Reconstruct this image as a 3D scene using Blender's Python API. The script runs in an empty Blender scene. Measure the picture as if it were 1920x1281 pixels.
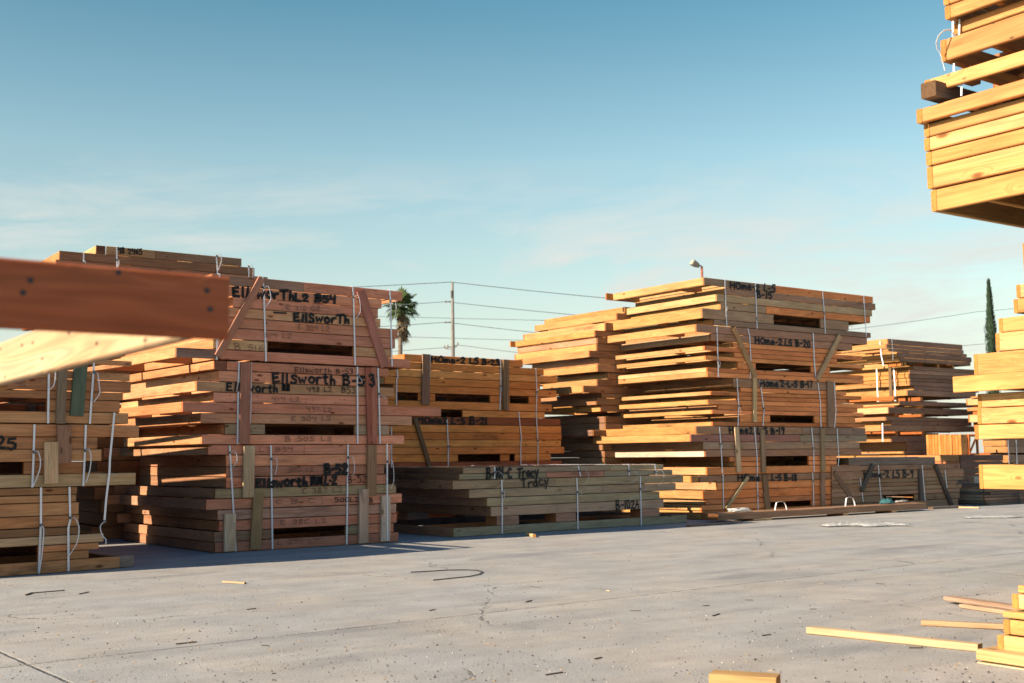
import bpy, bmesh, math, random
import numpy as np
from mathutils import Vector, Matrix
random.seed(7)
SC = bpy.context.scene
COL = SC.collection
R = math.radians

# ------------------------------------------------------------------ camera
FPX, CX, CY, CAMH = 2200.0, 960.0, 640.5, 1.2
PITCH = math.atan((857 - 640.5) / FPX)
ROLL = R(.56)
cF = np.array([0, math.cos(PITCH), math.sin(PITCH)])
_u0 = np.array([0, -math.sin(PITCH), math.cos(PITCH)])
_r0 = np.array([1., 0, 0])
cR = math.cos(ROLL) * _r0 - math.sin(ROLL) * _u0
cU = math.sin(ROLL) * _r0 + math.cos(ROLL) * _u0
cO = np.array([0, 0, CAMH])
cam = bpy.data.cameras.new('camera')
cam.sensor_fit = 'HORIZONTAL'
cam.sensor_width = 36
cam.lens = 36 * FPX / 1920
cam.clip_start = .05
cam.clip_end = 3000
cam.dof.use_dof = True
cam.dof.focus_distance = 11.5
cam.dof.aperture_fstop = 3.4
camo = bpy.data.objects.new('camera', cam)
COL.objects.link(camo)
camo.matrix_world = Matrix(((cR[0], cU[0], -cF[0], cO[0]), (cR[1], cU[1], -cF[1], cO[1]), (cR[2], cU[2], -cF[2], cO[2]), (0, 0, 0, 1)))
SC.camera = camo

# ------------------------------------------------------------------ light
SUN_EL, SUN_TRAVEL = 27.0, 57.0      # travel azimuth, from +Y towards +X
SUN_AZ = SUN_TRAVEL + 180
sl = bpy.data.lights.new('sun', 'SUN')
sl.energy = 5.0
sl.angle = R(.5)
sl.color = (1.0, .85, .66)
so = bpy.data.objects.new('sun', sl)
COL.objects.link(so)
tv = Vector((math.sin(R(SUN_TRAVEL)) * math.cos(R(SUN_EL)), math.cos(R(SUN_TRAVEL)) * math.cos(R(SUN_EL)), -math.sin(R(SUN_EL))))
so.rotation_euler = tv.to_track_quat('-Z', 'Y').to_euler()
SC.view_settings.view_transform = 'Standard'
SC.view_settings.look = 'None'
SC.view_settings.gamma = 1
SC.view_settings.exposure = 0.95
SC.cycles.max_bounces = 6
SC.cycles.diffuse_bounces = 1

class NT:
    """small helper to write node trees"""
    def __init__(s, tree):
        s.t = tree
        s.t.nodes.clear()
    def n(s, typ, ins=None, **kw):
        nd = s.t.nodes.new(typ)
        for k, v in kw.items():
            setattr(nd, k, v)
        for k, v in (ins or {}).items():
            s.set(nd.inputs[k], v)
        return nd
    def set(s, sock, v):
        if hasattr(v, 'outputs'):
            v = v.outputs[0]
        if isinstance(v, bpy.types.NodeSocket):
            s.t.links.new(v, sock)
        else:
            sock.default_value = v
    def math(s, op, a, b=0.0, c=None, clamp=False):
        d = s.n('ShaderNodeMath', {0: a, 1: b}, operation=op, use_clamp=clamp)
        if c is not None:
            s.set(d.inputs[2], c)
        return d.outputs[0]
    def vmath(s, op, a, b=None):
        d = s.n('ShaderNodeVectorMath', {0: a}, operation=op)
        if b is not None:
            s.set(d.inputs[1], b)
        return d.outputs['Value'] if op in ('DOT_PRODUCT', 'LENGTH') else d.outputs[0]
    def mix(s, f, a, b, mode='MIX'):
        d = s.n('ShaderNodeMix', data_type='RGBA', blend_type=mode, clamp_factor=True)
        s.set(d.inputs[0], f); s.set(d.inputs[6], a); s.set(d.inputs[7], b)
        return d.outputs[2]
    def ramp(s, f, lo, hi):
        d = s.n('ShaderNodeMapRange', {0: f, 1: lo, 2: hi, 3: 0.0, 4: 1.0}, clamp=True)
        return d.outputs[0]
    def noise(s, vec, scale, detail=3, rough=.55, dist=0.0):
        d = s.n('ShaderNodeTexNoise', {'Vector': vec, 'Scale': scale, 'Detail': detail, 'Roughness': rough, 'Distortion': dist})
        return d.outputs[0]

world = bpy.data.worlds.new('World')
SC.world = world
world.use_nodes = True
N = NT(world.node_tree)
sky = N.n('ShaderNodeTexSky', sky_type='NISHITA', sun_disc=False, sun_elevation=R(SUN_EL), sun_rotation=R(SUN_AZ), air_density=1.0, dust_density=.6, ozone_density=1.6)
tc = N.n('ShaderNodeTexCoord')
sep = N.n('ShaderNodeSeparateXYZ', {0: tc.outputs['Generated']})
zz = N.math('MAXIMUM', sep.outputs[2], 0.0)
# thin high cloud: a flat layer seen by direction, so it streaks towards the horizon
az = N.math('ARCTAN2', sep.outputs[0], sep.outputs[1])
el_ = N.math('ARCSINE', zz)
tilt = N.math('ADD', el_, N.math('MULTIPLY', az, -.05))
cv = N.n('ShaderNodeCombineXYZ', {0: N.math('MULTIPLY', az, 4.2), 1: N.math('MULTIPLY', tilt, 17.0), 2: 4.3})
cw = N.n('ShaderNodeCombineXYZ', {0: N.math('MULTIPLY', az, 15.0), 1: N.math('MULTIPLY', tilt, 75.0), 2: 1.0})
n1 = N.noise(cv, 1.0, 6, .6, .7)
n3 = N.noise(cw, 1.0, 5, .6, .5)
band = N.math('MULTIPLY', N.ramp(el_, .255, .15), N.ramp(el_, .0, .05))
cl = N.ramp(N.math('ADD', N.math('MULTIPLY', n1, .78), N.math('MULTIPLY', n3, .22)), .43, .60)
cl = N.math('MULTIPLY', N.math('MULTIPLY', cl, band), .95)
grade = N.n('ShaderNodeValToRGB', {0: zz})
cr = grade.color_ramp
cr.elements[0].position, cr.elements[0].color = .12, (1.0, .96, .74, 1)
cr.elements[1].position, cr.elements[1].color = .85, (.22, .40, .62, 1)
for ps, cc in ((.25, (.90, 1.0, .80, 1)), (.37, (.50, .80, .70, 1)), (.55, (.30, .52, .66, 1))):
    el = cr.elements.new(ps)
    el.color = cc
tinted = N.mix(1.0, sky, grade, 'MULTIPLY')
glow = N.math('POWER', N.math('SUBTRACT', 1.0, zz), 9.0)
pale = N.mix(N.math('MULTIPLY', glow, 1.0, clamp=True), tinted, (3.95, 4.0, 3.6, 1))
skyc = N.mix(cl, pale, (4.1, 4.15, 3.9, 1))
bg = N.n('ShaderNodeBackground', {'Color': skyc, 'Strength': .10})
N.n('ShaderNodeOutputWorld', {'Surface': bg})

# ------------------------------------------------------------------ pixel -> place helpers (real positions in metres)
def ray(x, y):
    return cF + (x - CX) / FPX * cR - (y - CY) / FPX * cU
def ground(x, y, z=0.0):
    d = ray(x, y)
    return cO + d * ((z - CAMH) / d[2])
def at_depth(x, y, dist):
    d = ray(x, y)
    return cO + d * (dist / d[1])
def proj(P):
    v = np.array(P) - cO
    z = v @ cF
    return CX + FPX * (v @ cR) / z, CY - FPX * (v @ cU) / z
class Stack:
    """a place on the yard: u runs along the front, w goes back, heights above ground"""
    def __init__(s, px, py, th, dist=None):
        s.O = ground(px, py) if dist is None else at_depth(px, py, dist)
        s.O = np.array([s.O[0], s.O[1], 0.])
        s.th = th
        t = R(th)
        s.u = np.array([math.sin(t), math.cos(t), 0])
        s.w = np.array([-math.cos(t), math.sin(t), 0])
        s.rot = R(90 - th)
    def hit(s, x, y, b=0.0):
        d = ray(x, y)
        P = cO + d * (((s.O + b * s.w - cO) @ s.w) / (d @ s.w))
        return (P - s.O) @ s.u, P[2]
    def hit_left(s, x, y, a):
        d = ray(x, y)
        P = cO + d * (((s.O + a * s.u - cO) @ s.u) / (d @ s.u))
        return (P - s.O) @ s.w, P[2]
    def pt(s, a, b, h):
        return s.O + a * s.u + b * s.w + np.array([0, 0, h])
    def a_at(s, x, h, b=0.0):
        y = 800.0
        for _ in range(5):
            a, hh = s.hit(x, y, b)
            y = y + (hh - h) / max(1e-6, abs(s.hit(x, y - 1, b)[1] - hh))
        return s.hit(x, y, b)[0]
    def b_at(s, x, h, a):
        y = 800.0
        for _ in range(6):
            bb, hh = s.hit_left(x, y, a)
            y = y + (hh - h) / max(1e-6, abs(s.hit_left(x, y - 1, a)[1] - hh))
        return s.hit_left(x, y, a)[0]

# ------------------------------------------------------------------ materials
def new_mat(name):
    m = bpy.data.materials.new(name)
    m.use_nodes = True
    return m, NT(m.node_tree)
def finish(N, col, rough=.8, bump=None, bs=.3, bd=.01, spec=.3, **kw):
    ins = {'Base Color': col, 'Roughness': rough, 'Specular IOR Level': spec}
    ins.update(kw)
    p = N.n('ShaderNodeBsdfPrincipled', ins)
    if bump is not None:
        b = N.n('ShaderNodeBump', {'Height': bump, 'Strength': bs, 'Distance': bd})
        N.set(p.inputs['Normal'], b)
    N.n('ShaderNodeOutputMaterial', {'Surface': p})

def wood_material(name='sawn_wood'):
    m, N = new_mat(name)
    tc = N.n('ShaderNodeTexCoord')
    oi = N.n('ShaderNodeObjectInfo')
    off = N.n('ShaderNodeCombineXYZ', {0: N.math('MULTIPLY', oi.outputs['Random'], 37.0), 1: N.math('MULTIPLY', oi.outputs['Random'], 11.0), 2: N.math('MULTIPLY', oi.outputs['Random'], 23.0)})
    P = N.vmath('ADD', tc.outputs['Object'], off)
    # knots warp the grain about them
    kv = N.vmath('MULTIPLY', P, (2.6, 6.5, 6.5))
    vor = N.n('ShaderNodeTexVoronoi', {'Vector': kv, 'Scale': 1.0, 'Randomness': 1.0})
    kd = vor.outputs['Distance']
    ksel = N.n('ShaderNodeSeparateColor', {0: vor.outputs['Color']})
    has = N.ramp(ksel.outputs[0], .42, .46)
    ring = N.math('MULTIPLY', N.ramp(kd, .34, .05), has)
    knot = N.math('MULTIPLY', N.ramp(kd, .15, .07), has)
    gv = N.vmath('MULTIPLY', P, (.55, 9.0, 9.0))
    warp = N.n('ShaderNodeCombineXYZ', {0: 0.0, 1: N.math('MULTIPLY', ring, 1.1), 2: N.math('MULTIPLY', ring, .9)})
    gv2 = N.vmath('ADD', gv, warp)
    broad = N.noise(gv2, 1.3, 2, .5, .5)
    rings = N.math('SINE', N.math('MULTIPLY', broad, 46.0))
    fine = N.noise(N.vmath('MULTIPLY', P, (1.5, 90.0, 90.0)), 1.0, 4, .6)
    grain = N.math('ADD', N.math('MULTIPLY', rings, .22), N.math('MULTIPLY', N.math('SUBTRACT', fine, .5), 1.1))
    val = N.math('ADD', 1.0, N.math('MULTIPLY', grain, .50))
    cloudy = N.noise(N.vmath('MULTIPLY', P, (1.1, 3.0, 3.0)), 1.0, 3, .6)
    val = N.math('MULTIPLY', val, N.math('ADD', .58, N.math('MULTIPLY', cloudy, .84)))
    base = N.n('ShaderNodeVectorMath', {0: oi.outputs['Color'], 'Scale': val}, operation='SCALE')
    # redder late wood
    red = N.mix(N.math('MULTIPLY', N.ramp(broad, .42, .68), .55), base, N.mix(1.0, base, (1.0, .76, .60, 1), 'MULTIPLY'))
    c = N.mix(N.math('MULTIPLY', knot, .92), red, N.mix(1.0, base, (.30, .18, .12, 1), 'MULTIPLY'))
    # handling dirt and water marks on some boards
    sn = N.noise(N.vmath('MULTIPLY', P, (1.3, 7.0, 7.0)), 1.0, 5, .65)
    dirty = N.math('MULTIPLY', N.ramp(sn, .54, .68), N.ramp(N.math('FRACT', N.math('MULTIPLY', oi.outputs['Random'], 7.31)), .22, .92))
    c = N.mix(N.math('MULTIPLY', dirty, .74), c, N.mix(1.0, base, (.36, .36, .38, 1), 'MULTIPLY'))
    # nail heads and holes
    nv = N.n('ShaderNodeTexVoronoi', {'Vector': N.vmath('MULTIPLY', P, (9.0, 22.0, 22.0)), 'Scale': 1.0})
    ns = N.n('ShaderNodeSeparateColor', {0: nv.outputs['Color']})
    nail = N.math('MULTIPLY', N.ramp(nv.outputs['Distance'], .17, .10), N.ramp(ns.outputs[1], .86, .88))
    c = N.mix(N.math('MULTIPLY', nail, .75), c, (.03, .022, .018, 1))
    # end grain: darker, with year rings
    nr = N.n('ShaderNodeSeparateXYZ', {0: tc.outputs['Normal']})
    end = N.ramp(N.math('ABSOLUTE', nr.outputs[0]), .8, .9)
    rv = N.vmath('MULTIPLY', P, (0.0, 1.0, 1.0))
    rr = N.math('SINE', N.math('MULTIPLY', N.vmath('LENGTH', N.vmath('SUBTRACT', N.vmath('MULTIPLY', tc.outputs['Object'], (0.0, 1.0, 1.0)), (0.0, .05, .12))), 900.0))
    ec = N.mix(N.math('ADD', .5, N.math('MULTIPLY', rr, .18)), N.mix(1.0, base, (.98, .70, .42, 1), 'MULTIPLY'), N.mix(1.0, base, (.62, .40, .24, 1), 'MULTIPLY'))
    c = N.mix(end, c, ec)
    finish(N, c, .78, N.math('ADD', grain, N.math('MULTIPLY', nail, -1.5)), .35, .004, .22)
    return m
WOOD = wood_material()

def plain(name, col, rough=.6, spec=.4, var=.12, scale=8.0, **kw):
    m, N = new_mat(name)
    tc = N.n('ShaderNodeTexCoord')
    nz = N.noise(tc.outputs['Object'], scale, 4, .6)
    c = N.mix(N.math('MULTIPLY', N.ramp(nz, .3, .7), 1.0), tuple(v * (1 - var) for v in col) + (1,), tuple(min(1, v * (1 + var)) for v in col) + (1,))
    finish(N, c, rough, nz, .15, .003, spec, **kw)
    return m
STRAP = plain('strap_plastic', (.80, .79, .82), .38, .5, .06, 30)
INK = plain('black_marker', (.010, .010, .012), .55, .3, .2, 40)
PENCIL = plain('faded_marker', (.21, .105, .080), .8, .2, .35, 60)
WIREM = plain('wire_dark', (.10, .11, .12), .5)
POLEM = plain('weathered_pole', (.21, .185, .16), .9, .2, .25, 2.0)
INSUL = plain('insulator', (.16, .13, .11), .4)
RUST = plain('rusty_post', (.30, .10, .06), .8, .3, .25, 3.0)
LAMPM = plain('lamp_housing', (.20, .18, .14), .5, .5, .2, 6.0)
LENS = plain('lamp_lens', (.55, .48, .33), .2, .6, .1, 6.0)
SHEET = plain('white_plastic', (.78, .77, .74), .45, .4, .1, 9.0)
TEAL = plain('teal_cloth', (.10, .30, .33), .85, .2, .3, 9.0)
ROPE = plain('grey_rope', (.40, .36, .32), .9, .2, .3, 40)
DARKS = plain('black_strap', (.03, .03, .032), .5, .4, .2, 20)
BLUEW = plain('blue_wrap', (.05, .13, .33), .5, .4, .3, 10)

def foliage(name, a, b):
    m, N = new_mat(name)
    g = N.n('ShaderNodeNewGeometry')
    tc = N.n('ShaderNodeTexCoord')
    nz = N.noise(tc.outputs['Object'], 1.6, 3, .6)
    f = N.math('ADD', N.math('MULTIPLY', g.outputs['Random Per Island'], .6), N.math('MULTIPLY', nz, .45))
    finish(N, N.mix(f, a + (1,), b + (1,)), .65, spec=.3)
    return m
FROND = foliage('palm_frond', (.022, .050, .018), (.10, .13, .040))
SKIRT = foliage('dead_frond', (.10, .068, .036), (.27, .19, .10))
CYPR = foliage('cypress_leaf', (.010, .026, .013), (.040, .070, .032))
BARKP = plain('palm_bark', (.20, .15, .11), .9, .2, .3, 2.0)

# ------------------------------------------------------------------ scene-graph helpers
def tag(o, label=None, cat=None, group=None, kind=None):
    for k, v in (('label', label), ('category', cat), ('group', group), ('kind', kind)):
        if v:
            o[k] = v
    return o
def empty(name, loc, rot=0.0):
    o = bpy.data.objects.new(name, None)
    COL.objects.link(o)
    o.location = [float(v) for v in loc]
    o.rotation_euler = (0, 0, rot)
    o.empty_display_size = .1
    return o
def mesh_obj(name, bm, mat, parent=None, smooth=False):
    me = bpy.data.meshes.new(name)
    bm.normal_update()
    bm.to_mesh(me)
    bm.free()
    me.materials.append(mat)
    if smooth:
        for p in me.polygons:
            p.use_smooth = True
    o = bpy.data.objects.new(name, me)
    COL.objects.link(o)
    if parent is not None:
        o.parent = parent
    return o
def box_bm(lx, ly, lz, ch=.004, twist=0.0, warp=0.0):
    """board with planed (chamfered) long edges, a little bow and twist; length along X"""
    bm = bmesh.new()
    ch = min(ch, ly * .2, lz * .2)
    prof = []
    hy, hz = ly / 2, lz / 2
    for sy, sz in ((-1, -1), (1, -1), (1, 1), (-1, 1)):
        pa = (sy * hy, sz * (hz - ch))
        pb = (sy * (hy - ch), sz * hz)
        prof += [pa, pb] if (sy * sz) > 0 else [pb, pa]
    nseg = 1 if lx < 1 else 4
    ringsv = []
    for i in range(nseg + 1):
        t = i / nseg
        x = -lx / 2 + lx * t
        tw = twist * (t - .5)
        dz = warp * (4 * t * (1 - t))
        ct, st = math.cos(tw), math.sin(tw)
        ringsv.append([bm.verts.new((x, y * ct - z * st, y * st + z * ct + dz)) for y, z in prof])
    for a, b in zip(ringsv, ringsv[1:]):
        for k in range(8):
            bm.faces.new((a[k], a[(k + 1) % 8], b[(k + 1) % 8], b[k]))
    bm.faces.new(list(reversed(ringsv[0])))
    bm.faces.new(ringsv[-1])
    bmesh.ops.recalc_face_normals(bm, faces=bm.faces)
    return bm
def jit(c, s=.10):
    k = 1 + random.uniform(-s, s)
    return tuple(max(.004, v * k * (1 + random.uniform(-.035, .035))) for v in c) + (1,)
def lumber(parent, c, size, col, axis='x', rot=None, name='board', free=False):
    """one sawn board: c = centre, size = (length, thickness, height)"""
    w = 0.0 if free else random.uniform(-.0012, .0012)
    o = mesh_obj(name, box_bm(size[0], size[1], size[2], .0055, random.uniform(-.006, .006), w), WOOD, parent)
    o.location = [float(v) for v in c]
    if axis == 'y':
        o.rotation_euler = (0, 0, R(90) + random.uniform(-.0008, .0008))
    elif rot is not None:
        o.rotation_euler = rot
    else:
        o.rotation_euler = (0, 0, random.uniform(-.0006, .0006))
    o.color = col
    return o

def sweep_bm(pts, wdir, wid, th):
    """flat band along pts; wdir(i) gives the direction of its width"""
    bm = bmesh.new()
    prev = None
    n = len(pts)
    for i, p in enumerate(pts):
        p = Vector(p)
        d = (Vector(pts[min(i + 1, n - 1)]) - Vector(pts[max(i - 1, 0)])).normalized()
        wv = Vector(wdir)
        wv = (wv - d * wv.dot(d))
        wv = wv.normalized() if wv.length > 1e-6 else Vector((1, 0, 0))
        tn = d.cross(wv).normalized()
        ring = [bm.verts.new(p + wv * a * wid / 2 + tn * b * th / 2) for a, b in ((-1, -1), (1, -1), (1, 1), (-1, 1))]
        if prev:
            for k in range(4):
                bm.faces.new((prev[k], prev[(k + 1) % 4], ring[(k + 1) % 4], ring[k]))
        else:
            first = ring
        prev = ring
    bm.faces.new(list(reversed(first)))
    bm.faces.new(prev)
    bmesh.ops.recalc_face_normals(bm, faces=bm.faces)
    return bm
def join_bm(dst, src):
    me = bpy.data.meshes.new('tmp')
    src.to_mesh(me)
    src.free()
    dst.from_mesh(me)
    bpy.data.meshes.remove(me)
def tube_bm(pts, rads, n=8):
    bm = bmesh.new()
    prev = None
    for i, p in enumerate(pts):
        p = Vector(p)
        d = (Vector(pts[min(i + 1, len(pts) - 1)]) - Vector(pts[max(i - 1, 0)])).normalized()
        ax = d.orthogonal().normalized() if prev is None else (ax0 - d * ax0.dot(d)).normalized()
        ax0 = ax
        bx = d.cross(ax)
        r = rads[i] if hasattr(rads, '__len__') else rads
        ring = [bm.verts.new(p + (ax * math.cos(2 * math.pi * k / n) + bx * math.sin(2 * math.pi * k / n)) * r) for k in range(n)]
        if prev:
            for k in range(n):
                bm.faces.new((prev[k], prev[(k + 1) % n], ring[(k + 1) % n], ring[k]))
        else:
            first = ring
        prev = ring
    bm.faces.new(list(reversed(first)))
    bm.faces.new(prev)
    bmesh.ops.recalc_face_normals(bm, faces=bm.faces)
    return bm

# ------------------------------------------------------------------ hand lettering
def ell(cx, cy, rx, ry, a0=90, a1=450, n=14):
    return [(cx + rx * math.cos(R(a0 + (a1 - a0) * i / n)), cy + ry * math.sin(R(a0 + (a1 - a0) * i / n))) for i in range(n + 1)]
GL = {
 'H': (.62, [[(0, 0), (.03, 1)], [(.55, -.05), (.5, .95)], [(-.06, .5), (.55, .55)]]),
 'o': (.46, [ell(.22, .36, .21, .33)]), 'O': (.62, [ell(.29, .48, .28, .46)]), '0': (.46, [ell(.22, .48, .2, .46)]),
 'm': (.70, [[(0, 0), (.02, .64)], [(.02, .42), (.12, .62), (.24, .58), (.28, .02)], [(.28, .42), (.40, .62), (.54, .56), (.60, .0)]]),
 'e': (.46, [[(.04, .30), (.38, .36), (.34, .56), (.2, .64), (.06, .5), (.02, .25), (.12, .04), (.28, 0), (.42, .08)]]),
 '2': (.52, [[(.04, .74), (.14, .94), (.32, .97), (.44, .80), (.36, .52), (.0, .03), (.16, .10), (.5, .02)]]),
 'L': (.46, [[(.10, 1), (.02, .04), (.42, .06)]]),
 '5': (.50, [[(.46, .97), (.10, .95), (.06, .56), (.28, .62), (.46, .42), (.42, .14), (.22, 0), (.0, .08)]]),
 'B': (.56, [[(.02, 0), (.05, 1)], [(-.05, .92), (.32, .98), (.42, .78), (.30, .56), (.06, .52)], [(.06, .52), (.42, .46), (.50, .24), (.38, .04), (-.02, .02)]]),
 '-': (.36, [[(.04, .44), (.30, .48)]]), '.': (.2, [[(.08, .40), (.11, .46)]]), '_': (.2, [[(.08, .0), (.10, .05)]]),
 '1': (.22, [[(.08, 0), (.10, 1)]]), 'l': (.20, [[(.07, 0), (.10, 1)]]), 'I': (.20, [[(.07, 0), (.08, .95)]]),
 '3': (.48, [[(.02, .86), (.18, .98), (.38, .90), (.38, .68), (.16, .54), (.40, .46), (.44, .18), (.24, 0), (.0, .1)]]),
 '4': (.50, [[(.06, 1), (.04, .58), (.40, .60)], [(.46, 1.0), (.38, -.04)]]),
 '7': (.46, [[(.0, .92), (.42, .95), (.18, 0)]]),
 '8': (.46, [[(.38, .86), (.2, .98), (.06, .82), (.2, .58), (.40, .34), (.36, .06), (.16, 0), (.03, .16), (.14, .44), (.36, .7), (.38, .86)]]),
 '9': (.46, [[(.40, .80), (.22, .97), (.05, .78), (.14, .56), (.36, .62), (.42, .86), (.38, .4), (.30, -.04)]]),
 '6': (.46, [[(.36, .95), (.12, .66), (.03, .28), (.16, .02), (.36, .10), (.40, .34), (.22, .48), (.06, .34)]]),
 'E': (.52, [[(.44, .96), (.04, .92), (.02, .03), (.46, .06)], [(.03, .5), (.38, .53)]]),
 's': (.40, [[(.34, .62), (.16, .66), (.06, .50), (.28, .32), (.32, .10), (.14, 0), (.0, .08)]]),
 'S': (.50, [[(.42, .84), (.24, .98), (.06, .80), (.16, .56), (.38, .40), (.40, .12), (.18, 0), (.0, .12)]]),
 'w': (.62, [[(.0, .62), (.10, .04), (.26, .46), (.40, .03), (.56, .64)]]),
 'W': (.70, [[(.0, .80), (.14, .04), (.30, .60), (.46, .03), (.62, .82)]]),
 'r': (.42, [[(.05, 0), (.06, .64)], [(.06, .42), (.18, .62), (.38, .64)]]),
 't': (.40, [[(.18, .92), (.16, .04), (.30, .0)], [(.0, .62), (.36, .66)]]),
 'T': (.56, [[(.26, .02), (.28, .98)], [(-.04, .93), (.60, 1.0)]]),
 'h': (.46, [[(.04, 0), (.06, 1.0)], [(.05, .36), (.20, .52), (.34, .40), (.36, -.02)]]),
 'a': (.48, [ell(.20, .32, .19, .30, 60, 420), [(.40, .60), (.38, .08), (.46, .02)]]),
 'c': (.42, [[(.36, .56), (.18, .66), (.03, .40), (.08, .10), (.24, 0), (.40, .10)]]),
 'C': (.50, [[(.44, .82), (.22, .96), (.03, .54), (.10, .12), (.28, 0), (.46, .14)]]),
 'y': (.46, [[(.02, .66), (.18, .24)], [(.44, .72), (.10, -.36)]]),
 'A': (.56, [[(.0, -.05), (.26, .98), (.50, -.22)], [(.08, .34), (.46, .38)]]),
 ' ': (.34, []),
 '#': (.60, [[(.0, .1), (.1, .9), (.16, .1), (.26, .9), (.32, .1), (.42, .9), (.48, .1)], [(-.02, .8), (.52, .75)], [(-.02, .2), (.5, .25)], [(0, .5), (.5, .5)]]),
}
GL['Y'] = GL['y']
def text_bm(txt, P0, P1, capv, wid, jitter=.032, lift=(0, -.0, 0)):
    """marker strokes on a flat face: P0->P1 baseline, capv = cap-height vector"""
    tw = sum(GL[c][0] for c in txt) + .14 * (len(txt) - 1)
    bl = Vector(P1) - Vector(P0)
    cap = Vector(capv)
    ex = bl.normalized()
    nrm = ex.cross(cap).normalized()
    if nrm.y > .5 or (abs(nrm.y) < .5 and nrm.x > 0):
        nrm = -nrm
    out = bmesh.new()
    x = 0.0
    for c in txt:
        gw, strokes = GL[c]
        dy = random.uniform(-.05, .05)
        sc = random.uniform(.88, 1.12)
        sl = random.uniform(-.07, .07)
        for st in strokes:
            pts = [Vector(P0) + bl * ((x + px + sl * py + random.uniform(-.012, .012)) / tw) + cap * (py * sc + dy + random.uniform(-jitter, jitter)) for px, py in st]
            # ribbon with mitred corners, 1.5 mm of paint
            n = len(pts)
            L = []
            for i, p in enumerate(pts):
                d1 = (pts[i] - pts[i - 1]).normalized() if i > 0 else None
                d2 = (pts[i + 1] - pts[i]).normalized() if i < n - 1 else None
                if d1 is None: d1 = d2
                if d2 is None: d2 = d1
                t = (d1 + d2)
                t = t.normalized() if t.length > .2 else d2
                sd = t.cross(nrm).normalized()
                k = 1 / max(.55, t.dot(d2))
                ext = Vector((0, 0, 0))
                if i == 0: ext = -d2 * wid * .35
                if i == n - 1: ext = d1 * wid * .35
                ww = wid * random.uniform(.86, 1.14) / 2 * min(k, 1.5)
                L.append((p + ext + sd * ww, p + ext - sd * ww))
            vs = [[out.verts.new(q) for q in (l, r, r - nrm * -.0015, l - nrm * -.0015)] for l, r in L]
            for a, b in zip(vs, vs[1:]):
                for k in range(4):
                    out.faces.new((a[k], a[(k + 1) % 4], b[(k + 1) % 4], b[k]))
            out.faces.new(vs[0]); out.faces.new(list(reversed(vs[-1])))
        x += gw + .14
    bmesh.ops.recalc_face_normals(out, faces=out.faces)
    return out

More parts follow.
